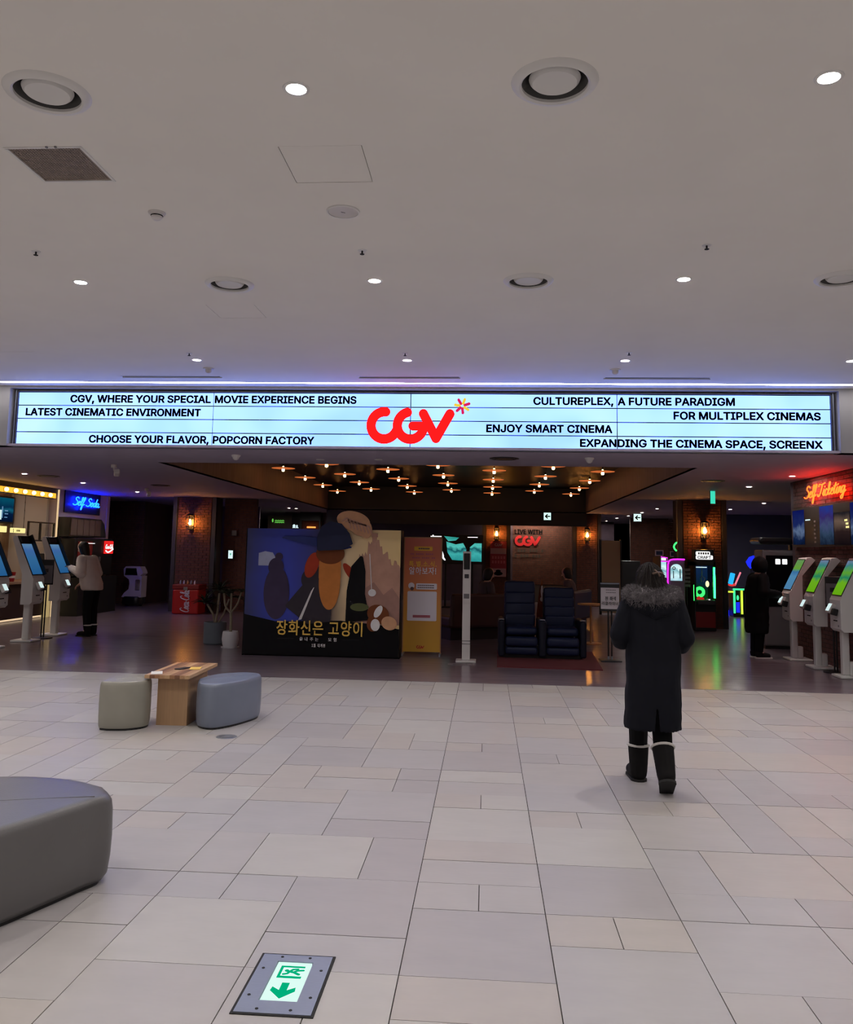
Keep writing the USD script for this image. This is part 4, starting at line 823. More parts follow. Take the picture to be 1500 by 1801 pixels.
# ---------------------------------------------------------------- ticket machines
screen('screen_left', [(0, (42, 110, 176)), (.55, (66, 132, 190)), (.8, (78, 128, 200)), (1, (120, 170, 215))], 'z', 1.06, 1.64, .55, .12)
screen('screen_right', [(0, (122, 200, 20)), (.42, (128, 206, 40)), (.55, (40, 150, 110)), (.68, (110, 190, 60)), (.85, (70, 150, 150)), (1, (130, 150, 190))], 'z', 1.06, 1.6, .62, .25, 7)
screen('screen_menu', [(0, (90, 150, 200)), (.5, (96, 160, 206)), (.62, (70, 130, 190)), (.72, (120, 190, 60)), (1, (120, 170, 110))], 'z', 1.06, 1.6, .62, .10, 7)
glow('terminal_lit', None, .9, (.72, .92, .92))
def kiosk(label, loc, rz, tall, scr, group):
    """local: faces +x; screen leans back"""
    t = thing('ticket_machine', label, 'ticket machine', loc, rz, group)
    zt = 1.76 if tall else 1.62
    fx, bk = (.20, -.14) if tall else (.20, -.10)
    th = .07 if tall else .14
    prof = Polygon([(0, .62), (fx - .04, .62), (fx, .66), (fx, 1.0), (fx, 1.05), (bk + .012, zt), (bk - .03 if tall else bk - .06, zt + .01 if tall else zt + .012), (bk - th + (0 if tall else .02), zt - .03), (.0 if tall else -.01, 1.34 if not tall else 1.12)])
    b = prism(prof, .36, -.18); b.apply_transform(np.array([[1, 0, 0, 0], [0, 0, -1, 0], [0, 1, 0, 0], [0, 0, 0, 1.]]))
    part(t, 'housing', b, 'white_metal')
    d = np.array([fx - bk - .012, 1.05 - zt]); L = np.hypot(*d); e = d / L; n = np.array([-e[1], e[0]])
    if n[0] < 0: n = -n
    def pane(a0, a1, w, out, tk):
        p = lambda a, o: (bk + .012 + e[0] * a + n[0] * o, zt + e[1] * a + n[1] * o)
        q = Polygon([p(a0, out), p(a1, out), p(a1, out + tk), p(a0, out + tk)])
        m = prism(q, 2 * w, -w); m.apply_transform(np.array([[1, 0, 0, 0], [0, 0, -1, 0], [0, 1, 0, 0], [0, 0, 0, 1.]])); return m
    part(t, 'bezel', pane(.0 if tall else .025, L - .06, .176 if tall else .16, .0, .008), 'black')
    s = part(t, 'screen', pane(.15 if tall else .04, L - .075, .155 if tall else .15, .006, .006), scr)
    if tall:
        w_ = pane(.0, L - .05, .010, -.05, .125); w_.apply_translation([0, .175, 0]); part(t, 'side_wing', w_, 'black')
        part(t, 'header', pane(.015, .12, .16, .004, .03), 'black_gloss')
    part(t, 'post', rbx(-.01, .11, -.06, .06, .03, .64, .02) if tall else rbx(.04, .14, -.05, .05, .03, .64, .02), 'white_metal')
    part(t, 'base', rbx(-.14, .22, -.17, .17, 0, .035, .012), 'white_metal')
    if not tall: part(t, 'cable_cover', rbx(-.04, .05, -.05, .05, .03, .22, .02), 'white_metal')
    c = part(t, 'card_terminal', turn(rbx(-.03, .03, -.06, .06, -.07, .07, .012), ry=-28, at=(fx + .045, -.04, .93)), 'white_plastic')
    part(c, 'display', turn(bx(.030, .033, -.055, .055, -.05, .06), ry=-28, at=(fx + .045, -.04, .93)), 'terminal_lit')
    part(t, 'scanner', turn(rbx(-.03, .05, -.035, .035, -.06, .03, .012), ry=-15, at=(fx + .03, .08, .90)), 'black')
    part(t, 'receipt_slot', bx(fx - .002, fx + .003, -.06, .06, .76, .775), 'dark_gap')
    part(t, 'lock', cyl((fx - .002, .1, .70), (fx + .004, .1, .70), .014, 14), 'grey_metal')
    return t
kiosk('white ticket machine with black top cut by the left edge of the frame', (-7.75, 13.02, 0), 0, True, 'screen_left', 'left ticket machines')
kiosk('white ticket machine with black top, middle of the left three', (-7.75, 14.1, 0), 0, True, 'screen_left', 'left ticket machines')
kiosk('white ticket machine with black top, in front of the person in the cream jacket', (-7.82, 15.17, 0), 0, True, 'screen_left', 'left ticket machines')
kiosk('white ticket machine with a blue and green screen, used by the person in black', (5.02, 14.28, 0), 180, False, 'screen_menu', 'right ticket machines')
kiosk('white ticket machine with a green screen, middle of the right three', (5.02, 13.3, 0), 180, False, 'screen_right', 'right ticket machines')
kiosk('white ticket machine with a green screen cut by the right edge of the frame', (5.02, 12.32, 0), 180, False, 'screen_right', 'right ticket machines')
mat('panel_grey', (110, 106, 110), .5)
def notice(label, loc, rz, side):
    t = thing('notice_stand', label, 'sign stand', loc, rz)
    part(t, 'base', cyl((0, 0, 0), (0, 0, .015), .17, 32), 'black'); part(t, 'pole', cat(cyl((-.02, 0, .01), (-.02, 0, 1.0), .012, 12), cyl((.02, 0, .01), (.02, 0, 1.0), .012, 12)), 'black')
    part(t, 'board', rbx(-.12, .12, -.012, .012, .92, 1.36, .008), 'black')
    s = part(t, 'sheet', bx(-.10, .10, -.016, -.012, .95, 1.26), 'panel_grey'); part(s, 'print', bx(-.04, .03, -.0175, -.016, 1.14, 1.20), 'black')
    return t
notice('black notice stand between the left ticket machines', (-7.72, 14.66, 0), 40, 1)
notice('black notice stand between the right ticket machines', (5.0, 12.82, 0), -50, 1)

# ---------------------------------------------------------------- popcorn counter
glow('bulb_warm', None, 10.0, (1.0, .58, .11)); glow('amber_box', None, 1.0, (1.5, .62, .05)); glow('counter_end', None, .4, (1.0, .72, .32)); glow('warm_strip', None, .8, (1.0, .70, .38)); glow('yellow_sign', None, 1.0, (1.0, .88, .35)); glow('kick_light', None, .8, (1.0, .72, .45))
glow('added_kitchen_lamp', None, 3.2, (1.0, .62, .38))
mat('beige_slat', (150, 120, 98), .6, var=.1, scale=4, stretch=(6, 6, .4)); mat('counter_dark', (56, 40, 38), .4); mat('cup_red', (150, 24, 28), .4)
t = thing('popcorn_counter', 'long dark popcorn counter with a glowing kick strip at the left edge', 'counter', (-9.9, 15.2, 0))
part(t, 'front', bx(-.1, -.04, -4.0, 3.85, .06, .78), 'counter_dark'); part(t, 'worktop', rbx(-.65, 0.02, -4.0, 3.85, .78, .84, .01), 'beige_slat'); part(t, 'end_panel', bx(-.1, .0, 3.62, 3.85, 0, .78), 'counter_end', label='lit end panel')
part(t, 'kick_strip', bx(-.12, -.08, -4.0, 3.85, .015, .05), 'kick_light'); part(t, 'plinth', bx(-.65, -.12, -4.0, 3.85, 0, .78), 'black')
t = thing('marquee_bulb_strip', 'amber light box with a row of round bulbs above the popcorn counter', 'light', (-9.88, 15.2, 2.745))
part(t, 'box', bx(-.14, -.01, -4, 3.78, -.06, .06), 'amber_box'); part(t, 'edge', cat(bx(-.14, .01, -4, 3.78, .058, .07), bx(-.14, .01, -4, 3.78, -.07, -.058)), 'steel_dark')
for k in range(13):
    b = part(t, 'bulb', ball((.03, 3.46 - k * .357, 0), .045, 2), 'bulb_warm', smooth=True)
    part(b, 'collar', cyl((-.015, 3.46 - k * .357, 0), (.0, 3.46 - k * .357, 0), .055, 16), 'brass_wood')
single('edge_light', bx(-9.895, -9.87, 19.07, 19.11, .0, 2.9), 'warm_strip', 'thin vertical warm light strip at the end of the popcorn counter', 'light')
single('kitchen_light', bx(-11.9, -10.5, 14.6, 18.4, 2.80, 2.84), 'added_kitchen_lamp', 'added warm light panel inside the popcorn counter, lighting the slats', 'ceiling light')  # added emissive panel to warm the counter's back; no fitting seen there
t = thing('slat_screen', 'beige slatted screen behind the popcorn counter', 'wall panel', (-11.0, 0, 0))
for k in range(64): part(t, 'slat', bx(-.03, .0, 13.2 + k * .092, 13.2 + k * .092 + .084, .85, 2.8), 'beige_slat')
screen('tv_menu', [(0, (6, 26, 60)), (.35, (8, 40, 84)), (.5, (30, 120, 150)), (.62, (10, 60, 100)), (1, (10, 110, 140))], 'z', 2.13, 2.67, .5, .22, 3)
t = thing('menu_screen', 'teal menu screen hanging over the popcorn counter', 'screen', (-10.9, 18.2, 2.4))
part(t, 'case', rbx(-.05, 0, -.75, .86, -.31, .31, .01), 'black'); part(t, 'screen', bx(0, .006, -.70, .83, -.27, .27), 'tv_menu')
for k, (y, z, w, h) in enumerate([(.26, -.12, .07, .22), (.33, -.06, .05, .26), (.45, -.02, .13, .03), (.45, -.09, .14, .025), (.45, -.17, .12, .025)]): part(t, 'print', bx(.006, .008, y, y + w, z - h / 2, z + h / 2), 'terminal_lit' if k == 0 else 'screen_left')
single('light_box', rbx(-10.95, -10.88, 17.7, 18.77, 1.89, 2.03, .01), 'yellow_sign', 'blank glowing yellow box under the teal menu screen', 'sign')
t = thing('counter_window', 'black framed two-pane glass screen standing on the popcorn counter', 'window', (-9.93, 17.94, 0))
yy = 1.13
part(t, 'frame', cat(bx(-.02, .02, 0, .03, .84, 2.13), bx(-.02, .02, yy - .03, yy, .84, 2.13), bx(-.02, .02, .5, .535, 1.7, 2.13), bx(-.02, .02, 0, yy, 2.1, 2.13), bx(-.02, .02, 0, yy, 1.70, 1.73)), 'black')
M['pane'] = usdkit.material(stage, '/World/Looks/pane', {'t': ('transparent_bsdf', {'color': (.95, .96, .96)}), 'g': ('glossy_bsdf', {'roughness': .03, 'color': (1, 1, 1)}), 'm': ('mix_closure', {'fac': .06})}, [('t.BSDF', 'm.closure1'), ('g.BSDF', 'm.closure2')], surface='m.closure')
part(t, 'glass_pane', bx(-.004, .004, .03, .5, 1.73, 2.1), 'pane'); part(t, 'glass_pane', bx(-.004, .004, .535, yy - .03, 1.73, 2.1), 'pane')
t = thing('yellow_sign', 'small glowing yellow sign behind the two-pane glass screen', 'sign', (-10.35, 18.35, 1.93))
part(t, 'box', rbx(-.05, 0, -.30, .26, -.055, .055, .01), 'yellow_sign'); part(t, 'hanger', cat(cyl((-.02, -.25, .05), (-.02, -.25, .99), .006), cyl((-.02, .2, .05), (-.02, .2, .99), .006)), 'black')
part(t, 'print', face(cat(text('[', .06, depth=.002), *[bx(.14 + k * .05, .17 + k * .05, .005, .045, 0, .002) for k in range(3)]), (.001, -.25, -.03), 'left'), 'counter_dark')
for k, (y, h) in enumerate([(17.22, .34), (17.50, .25)]):
    t = thing('popcorn_bucket', ['tall', 'short'][k] + ' red popcorn bucket on the popcorn counter', 'bucket', (-10.0, y, .84))
    part(t, 'cup', lathe([(0, 0), (.08, 0), (.11, h * .8), (.114, h * .8), (.108, h * .8), (0, h * .78)], 24), 'cup_red', smooth=30); part(t, 'band', lathe([(.092, h * .3), (.1, h * .5), (.101, h * .5), (.094, h * .3)], 24), 'white_plastic')
t = thing('till_screen', 'black till screen on the popcorn counter, behind the middle left ticket machine', 'screen', (-10.05, 18.75, .84))
part(t, 'stand', cyl((0, 0, 0), (0, 0, .2), .03, 12), 'black'); part(t, 'screen', turn(rbx(-.02, .02, -.18, .18, -.25, .25, .01), ry=-8, at=(0.02, 0, .34)), 'black'); part(t, 'sticker', turn(bx(.021, .023, -.12, .12, -.15, .1), ry=-8, at=(.02, 0, .34)), 'panel_grey')

# ---------------------------------------------------------------- neon scripts
GL = {'S': ([[(.62, .86), (.45, 1.0), (.25, .92), (.22, .72), (.45, .55), (.55, .35), (.42, .08), (.15, .02), (-.05, .12)]], .62), 'e': ([[(-.08, .1), (.12, .26), (.3, .42), (.2, .52), (.06, .36), (.08, .1), (.22, .02), (.42, .14)]], .36),
      'l': ([[(0, .1), (.2, .6), (.26, .98), (.14, .98), (.1, .5), (.14, .06), (.32, .12)]], .28), 'f': ([[(0, .12), (.2, .6), (.3, .98), (.18, .98), (.1, .4), (.02, -.42), (-.08, -.36), (.02, 0), (.34, .2)]], .34),
      'o': ([[(.02, .14), (.06, .42), (.2, .52), (.32, .36), (.26, .08), (.12, .02), (.04, .2), (.2, .44), (.46, .42)]], .44), 'd': ([[(.28, .48), (.1, .5), (0, .24), (.1, .02), (.26, .2), (.42, .98), (.32, .3), (.36, .04), (.5, .12)]], .46),
      'a': ([[(.3, .46), (.1, .5), (0, .24), (.1, .02), (.26, .2), (.33, .46), (.3, .1), (.4, .02), (.52, .12)]], .46), 'T': ([[(-.05, .78), (.02, .98), (.3, .92), (.72, 1.02)], [(.42, .94), (.34, .5), (.18, .08), (-.02, .02), (-.06, .2)]], .56),
      'i': ([[(0, .12), (.16, .5), (.1, .1), (.2, .02), (.32, .14)], [(.2, .68), (.23, .74)]], .28), 'c': ([[(.3, .42), (.18, .52), (.04, .3), (.08, .06), (.22, .02), (.4, .16)]], .34),
      'k': ([[(0, .1), (.2, .7), (.22, .98), (.12, .9), (.06, .02)], [(.08, .24), (.3, .5), (.12, .28), (.24, .04), (.42, .12)]], .4), 't': ([[(0, .12), (.2, .86), (.1, .3), (.14, .04), (.32, .14)], [(.0, .62), (.34, .66)]], .28),
      'n': ([[(0, .02), (.12, .5), (.08, .04), (.2, .4), (.3, .48), (.3, .12), (.38, .02), (.5, .14)]], .44), 'g': ([[(.3, .46), (.1, .5), (0, .24), (.1, .02), (.26, .24), (.34, .48), (.22, -.3), (.06, -.42), (-.02, -.28), (.2, -.06), (.5, .16)]], .4), ' ': ([], .3), '-': ([[(.02, .3), (.24, .34)]], .32),
      'C': ([[(.62, .8), (.5, .98), (.26, .92), (.08, .6), (.06, .28), (.2, .04), (.44, .04), (.64, .2)]], .6)}
def script(s, width, height, r, slant=.22, rise=0.0):
    x, strokes = 0, []
    for ch in s:
        st, w = GL[ch]
        for q in st: strokes.append(np.array([(x + a + slant * b, b) for a, b in q]))
        x += w
    lo, hi = min(q[:, 0].min() for q in strokes), max(q[:, 0].max() for q in strokes); k = width / (hi - lo); ms = []
    for q in strokes:
        p = spline(np.column_stack([(q[:, 0] - lo) * k, q[:, 1] * height + rise * (q[:, 0] - lo) * k, np.zeros(len(q))]), 6); ms.append(tube(p, r, 8))
    return ms
glow('neon_blue', None, 1.0, (.05, .70, 52.0)); glow('neon_red', None, 1.0, (20.0, .42, .05))
t = thing('neon_sign', 'blue neon sign reading Self Soda', 'neon sign', (-9.90, 19.78, 2.62))
part(t, 'board', bx(-.05, -.02, -.3, 1.55, -.22, .32), 'black')
for q in script('Self Soda', 1.40, .20, .0135): part(t, 'tube', face(q, (.03, 0, -.03), 'left'), 'neon_blue', smooth=True)
t = thing('neon_sign', 'orange neon sign reading Self Ticketing', 'neon sign', (5.2, 14.32, 2.58))
for q in script('Self Ticketing', 1.62, .19, .0095, .25, 0): part(t, 'tube', face(q, (-.02, 0, 0), 'right'), 'neon_red', smooth=True)
part(t, 'mount', cat(*[bx(.0, .06, -y - .01, -y + .01, .02, .05) for y in (.2, .6, 1.0, 1.4)]), 'black')

# ---------------------------------------------------------------- soda wall
mat('board_brown', (92, 78, 72), .6, var=.1, scale=4, stretch=(1, 6, .5)); mat('machine_black', (18, 17, 20), .35); mat('machine_red', (120, 18, 22), .4); mat('cola_red', (170, 16, 22), .4)
glow('cola_lit', None, .9, (.9, .02, .02)); glow('white_lit', None, 1.0, (.95, .95, .95))
t = thing('wall_cabinet', 'dim brown cabinet with a curved end under the blue neon sign', 'cabinet', (-9.93, 19.25, 0))
part(t, 'body', face(prism(unary_union([sbox(0, 1.83, 1.5, 2.28), Polygon([(1.3, 2.28), (1.62, 2.28), (1.8, 2.16), (1.9, 1.95), (1.92, 1.83), (1.3, 1.83)])]), .28), (0, 0, 0), 'left'), 'machine_black')
for k in range(5): part(t, 'door', bx(.28, .30, .03 + k * .31, .03 + k * .31 + .29, 1.86, 2.24), 'board_brown')
t = thing('soda_machine', 'dark soda dispenser with red sides on the left wall', 'soda machine', (-9.93, 19.3, 0))
part(t, 'body', rbx(0, .42, .02, 2.0, .9, 1.80, .03), 'machine_black'); part(t, 'counter', bx(0, .55, 0, 2.05, .0, .88), 'black'); part(t, 'red_panel', bx(.42, .43, .12, .85, 1.25, 1.72), 'machine_red')
part(t, 'nozzle', cat(*[cyl((.46, y, 1.25), (.46, y, 1.36), .025, 10) for y in (.3, .5, .7, .95, 1.2)]), 'grey_metal'); part(t, 'lamp', bx(.43, .44, .48, .95, 1.67, 1.69), 'white_lit')
t = thing('soda_light_sign', 'small red lit sign with white script on the soda dispenser', 'sign', (-9.48, 20.98, 1.58))
part(t, 'box', rbx(-.03, 0, -.2, .3, -.15, .17, .02), 'cola_lit'); 
for q in script('Coca-Cola', .42, .1, .010): part(t, 'print', face(q, (.004, -.16, -.02), 'left'), 'white_lit')
part(t, 'wave', face(tube(spline([(-.16, -.07, 0), (-.02, -.11, 0), (.12, -.08, 0), (.26, -.03, 0)], 5), .02), (.004, 0, 0), 'left'), 'white_lit')

# ---------------------------------------------------------------- serving robot
mat('robot_white', (196, 180, 200), .35)
t = thing('service_robot', 'white serving robot with dark screen head by the left brick wall', 'robot', (-9.72, 23.3, 0))
part(t, 'base', loft([(.04, 0, 0, .27, .24), (.10, 0, 0, .29, .26), (.22, 0, 0, .28, .25), (.26, 0, 0, .25, .22)], 28, 3), 'machine_black', smooth=40)
part(t, 'body', prism(Polygon([(-.26, .0), (.26, .0), (.26, .52), (.26, .56), (-.2, .56), (-.08, .48), (-.06, .36), (-.08, .2), (-.2, .1)]).buffer(.012).difference(Polygon([(.12, .2), (.2, .2), (.2, .44), (.12, .44)]).buffer(.03)), .36), 'robot_white')
q = stage.GetPrimAtPath(t + '/body'); g = UsdGeom.Mesh(q); a = np.array(g.GetPointsAttr().Get()); g.GetPointsAttr().Set(Vt.Vec3fArray.FromNumpy(np.column_stack([a[:, 0], .18 - a[:, 2], a[:, 1] + .25]).astype(np.float32)))
part(t, 'head', prism(Polygon([(-.24, .0), (.2, .0), (.29, .08), (.27, .15), (.2, .27), (-.2, .27), (-.26, .2)]), .34), 'robot_white')
q = stage.GetPrimAtPath(t + '/head'); g = UsdGeom.Mesh(q); a = np.array(g.GetPointsAttr().Get()); g.GetPointsAttr().Set(Vt.Vec3fArray.FromNumpy(np.column_stack([a[:, 0], .17 - a[:, 2], a[:, 1] + .81]).astype(np.float32)))
part(t, 'screen', face(prism(Polygon([(-.21, .03), (.14, .03), (.10, .22), (-.19, .22)]), .012), (0, -.17, .81), 'front'), 'black_gloss')
for x in (-.2, .2): part(t, 'wheel', cyl((x - .03, 0, .05), (x + .03, 0, .05), .05, 16), 'rubber')

# ---------------------------------------------------------------- pillars and wall lanterns
def pillar(label, x0, x1, y, d, mname, seed, v0=0, v1=2.9, trims=((0, .1), (-.1, 0))):
    t = thing('brick_pillar', label, 'pillar', (0, y, 0))
    part(t, 'core', bx(x0, x1, 0, d, 0, LOBBY_Z), 'mortar'); part(t, 'brickwork', face(bricks(x0 + .1, x1 - .1, v0, v1, seed), (0, 0, 0), 'front'), mname, kind='stuff')
    for a in (x0 - .03, x1 - .07): part(t, 'corner_post', bx(a, a + .1, -.03, .12, 0, LOBBY_Z), 'steel_dark')
    return t
pillar('left brick pillar beside the red cooler', -8.02, -6.95, 21.52, .6, 'brick', 11)
pillar('right brick pillar behind the claw machine', 4.42, 5.46, 20.05, .6, 'brick', 12)
pillar('narrow brick pillar left of the red letters, with the pink banner', -.1, .75, 27.6, .5, 'brick', 13)
pillar('narrow brick pillar right of the red letters', 2.78, 3.62, 27.6, .5, 'brick', 14)
glow('lantern_flame', None, 190.0, (1.0, .38, .06))
for k, (x, y, z, lb) in enumerate([(-7.55, 21.5, 2.26, 'on the left brick pillar'), (4.97, 20.03, 2.21, 'on the right brick pillar above the claw machine'), (.33, 27.58, 2.24, 'above the pink banner'), (3.2, 27.58, 2.24, 'on the narrow pillar right of the red letters')]):
    t = thing('wall_lantern', 'caged amber wall lantern ' + lb, 'wall lamp', (x, y, z), group='caged wall lanterns')
    part(t, 'back_plate', bx(-.05, .05, -.03, .0, -.2, .2), 'black'); part(t, 'arm', cat(bx(-.012, .012, -.16, -.02, .17, .19), bx(-.012, .012, -.16, -.02, -.19, -.17)), 'black')
    part(t, 'bulb', lathe([(0, -.07), (.03, -.06), (.045, -.02), (.03, .04), (.016, .08), (0, .08)], 16, (0, -.13, 0)), 'lantern_flame', smooth=True)
    cg = [tube([(.10 * math.cos(a) * s, -.13 + .10 * math.sin(a) * s, zz) for zz, s in ((-.17, .8), (-.1, 1), (.1, 1), (.17, .8))], .006, 6) for a in np.arange(8) * np.pi / 4]
    part(t, 'cage', cat(cg, [tube([(.10 * math.cos(a), -.13 + .10 * math.sin(a), zz) for a in np.linspace(0, 2 * np.pi, 20)], .007, 6) for zz in (-.1, .1)]), 'black')
    part(t, 'cap', lathe([(0, .17), (.09, .17), (.1, .18), (.05, .22), (0, .23)], 20, (0, -.13, 0)), 'black'); part(t, 'pan', lathe([(0, -.19), (.085, -.19), (.085, -.17), (0, -.17)], 20, (0, -.13, 0)), 'black')

# ---------------------------------------------------------------- red cooler, sign panel, plants
t = thing('drinks_cooler', 'red drinks cooler with white script against the left pillar', 'cooler', (-7.34, 20.98, 0))
part(t, 'body', rbx(-.33, .33, -.28, .28, 0, .60, .03), 'cola_red'); part(t, 'lid', rbx(-.34, .34, -.29, .29, .60, .72, .02), 'machine_red'); part(t, 'latch', bx(-.05, .05, -.30, -.285, .58, .66), 'grey_metal')
part(t, 'print', face(cat(*[turn(q, rz=90, at=(.10, -.26, 0)) for q in script('Coca-Cola', .52, .22, .013)]), (0, -.284, .32), 'front'), 'robot_white', label='white curling script')
t = thing('bottle_row', 'row of small bottles standing on the red cooler', 'bottles', (-7.34, 20.98, .72))
for k in range(5): part(t, 'bottle', lathe([(0, 0), (.022, 0), (.024, .05), (.01, .08), (.01, .1), (0, .1)], 12, (-.2 + .09 * k, -.1, 0)), ['steel', 'robot_white', 'brass_wood'][k % 3])
glow('info_white', None, 1.0, (.70, .90, .92))
t = thing('info_screen', 'small lit white information screen on the dark wall above the plants', 'screen', (-6.62, 21.9, 1.46))
part(t, 'case', rbx(-.09, .09, .0, .05, -.13, .13, .01), 'black'); part(t, 'screen', bx(-.06, .06, -.004, .0, -.10, .11), 'info_white'); part(t, 'symbol', face(Polygon and prism(Polygon([(-.02, .03), (.02, .03), (0, -.03)]), .002), (0, -.004, 0), 'front'), 'exit_green')
single('wall_switch', rbx(-6.62, -6.48, 21.9, 21.95, 1.95, 2.09, .01), 'panel_grey', 'grey switch plate on the dark wall above the information screen', 'switch')
mat('pot_grey', (92, 100, 110), .6, var=.08); mat('pot_white', (206, 204, 210), .4); mat('soil', (40, 30, 24), .95); mat('leaf_dark', (44, 56, 44), .5, var=.25, scale=9); mat('leaf_green', (54, 66, 46), .5, var=.25, scale=9); mat('bark', (134, 122, 104), .8, var=.2, scale=12)
def blade(base, d, L, w, droop, seg=7, fold=.25):
    d = np.array(d, float); d /= np.linalg.norm(d); side = np.cross(d, [0, 0, 1.0]); side /= np.linalg.norm(side) + 1e-9; V = []; F = []
    for i in range(seg + 1):
        s = i / seg; c = np.array(base) + d * L * s + np.array([0, 0, -droop * L * s * s]); hw = w * math.sin(math.pi * min(.12 + .88 * s, 1)) ** .7 if s < 1 else .0005
        up = np.array([0, 0, fold * hw])
        V += [c - side * hw + up, c - np.array([0, 0, .002]), c + side * hw + up]
    for i in range(seg):
        a = 3 * i; F += [[a, a + 1, a + 4], [a, a + 4, a + 3], [a + 1, a + 2, a + 5], [a + 1, a + 5, a + 4]]
    m = trimesh.Trimesh(V, F, process=False); b = m.copy(); b.vertices = b.vertices - np.array([0, 0, .003]); b.invert(); return cat(m, b)
t = thing('potted_plant', 'dark leafy plant in a grey drum pot by the movie standee', 'plant', (-4.58, 14.45, 0))
part(t, 'pot', lathe([(0, 0), (.17, 0), (.185, .02), (.19, .36), (.18, .37), (.17, .35), (.165, .3), (0, .3)], 40), 'pot_grey', smooth=30); part(t, 'soil', cyl((0, 0, .3), (0, 0, .32), .165, 28), 'soil')
part(t, 'stem', cat(tube([(0, 0, .3), (-.05, 0, .5), (-.16, .02, .66)], .018), tube([(0, 0, .3), (.03, 0, .55), (.05, 0, .85)], .02), tube([(.02, .02, .3), (.12, .05, .5), (.2, .08, .75)], .016)), 'bark')
for cx, cy, cz, nb, L in [(-.2, .02, .68, 22, .30), (.05, 0, .9, 24, .34), (.22, .08, .78, 18, .3)]:
    for k in range(nb):
        a = k * 2.4 + cx; el = .1 + 1.1 * ((k * 7) % nb) / nb
        part(t, 'leaf', blade((cx, cy, cz), (math.cos(a) * math.cos(el), math.sin(a) * math.cos(el), math.sin(el)), L * (.8 + .3 * ((k * 3) % 5) / 5), .022, .35), 'leaf_dark')
t = thing('potted_plant', 'branching bare-trunked plant in a white round pot beside the movie standee', 'plant', (-4.16, 13.95, 0))
part(t, 'pot', lathe([(0, 0), (.10, 0), (.125, .06), (.138, .14), (.128, .24), (.12, .27), (.11, .26), (.115, .2), (0, .2)], 40), 'pot_white', smooth=50); part(t, 'saucer', lathe([(0, .0), (.14, 0), (.15, .018), (.13, .014), (0, .012)], 32), 'pot_white'); part(t, 'soil', cyl((0, 0, .2), (0, 0, .22), .11, 24), 'soil')
part(t, 'trunk', cat(tube([(0, 0, .2), (0, 0, .45), (-.01, 0, .58)], .024), tube(spline([(-.01, 0, .56), (-.10, -.02, .68), (-.13, -.02, .88)], 4), .017), tube([(-.01, 0, .56), (-.01, 0, .88)], .017), tube(spline([(-.01, 0, .56), (.09, .0, .7), (.15, .02, .90)], 4), .016)), 'bark')
for cx, cz in [(-.13, .88), (-.01, .9), (.15, .9)]:
    for k in range(9):
        a = k * 2.4 + cx * 9; part(t, 'leaf', blade((cx, 0, cz), (math.cos(a), math.sin(a), .55), .22, .03, .3), 'leaf_green')

# ---------------------------------------------------------------- movie standee (its artwork is a plain stand-in of like colours)
PX0, PX1, PY, PH = -3.69, -1.30, 13.05, 1.93
screen('art_sky', [(0, (44, 50, 104)), (.12, (42, 56, 158)), (.28, (46, 62, 180)), (.46, (52, 54, 122)), (.56, (124, 104, 92)), (.66, (236, 208, 162)), (1, (246, 216, 150))], 'x', PX0, PX1, 1, .10, 2.2, emit=False)
for n_, c_ in dict(art_black=(14, 12, 16), art_moon=(170, 176, 206), art_navy=(44, 48, 74), art_blue=(52, 62, 120), art_city=(198, 154, 134), art_city2=(172, 132, 120), art_orange=(204, 128, 66), art_brown=(120, 66, 38), art_red=(170, 62, 40), art_grey=(58, 52, 60), art_tan=(214, 164, 126), art_light=(232, 230, 230), art_green=(98, 104, 66), art_violet=(66, 56, 82), art_gold=(232, 190, 92), art_silver=(222, 218, 218)).items():
    mat(n_, c_, .6, var=.10, scale=7, spec=.15)
st = thing('movie_standee', 'wide cardboard movie standee, night blue at left and dawn gold at right', 'standee', (0, PY, 0))
part(st, 'panel', bx(PX0, PX1, .0, .03, .02, PH), 'art_sky'); part(st, 'edge', cat(bx(PX1, PX1 + .012, -.005, .3, 0, PH), bx(PX0 - .012, PX0, -.005, .3, 0, PH), bx(PX0, PX1, .03, .3, PH - .02, PH)), 'art_black')
part(st, 'foot', bx(PX0 + .02, PX1, .03, .3, 0, .1), 'art_black')
_l = [0]
def art(shape, m, lab=None):
    _l[0] += 1; part(st, 'print_layer', face(prism(shape, .002), (0, -.0021 * _l[0], 0), 'front'), m, lab)
E_ = lambda x, y, rx, ry, a=0: affinity.rotate(affinity.scale(Point(x, y).buffer(1, 24), rx, ry), a)
art(Polygon([(-3.50, 1.36), (-3.50, 1.55), (-3.40, 1.58), (-3.28, 1.56), (-3.22, 1.46), (-3.22, 1.36)]), 'art_moon')
cy = [(-1.98, .5)]; xs = np.linspace(-1.98, -1.302, 16)
for k, x in enumerate(xs): cy += [(x, 1.35 + .36 * math.exp(-((x + 1.72) / .2) ** 2) + .05 * ((k * 5) % 3)), (x + .03, 1.33 + .36 * math.exp(-((x + 1.70) / .2) ** 2) + .05 * ((k * 5) % 3))]
art(Polygon(cy + [(-1.302, .5)]).buffer(0).intersection(sbox(-2, .4, PX1, 1.9)), 'art_city')
art(unary_union([sbox(-1.74, 1.5, -1.67, 1.86), sbox(-1.755, 1.82, -1.655, 1.88)]), 'art_city')
art(Polygon([(-1.98, .5), (-1.9, 1.0), (-1.7, 1.14), (-1.55, .95), (-1.42, 1.06), (-1.302, .9), (-1.302, .5)]), 'art_city2')
art(unary_union([E_(-3.2, .95, .2, .4), E_(-3.22, 1.34, .12, .14), E_(-3.18, 1.5, .06, .06)]), 'art_violet')                  # rocky spire in moonlight
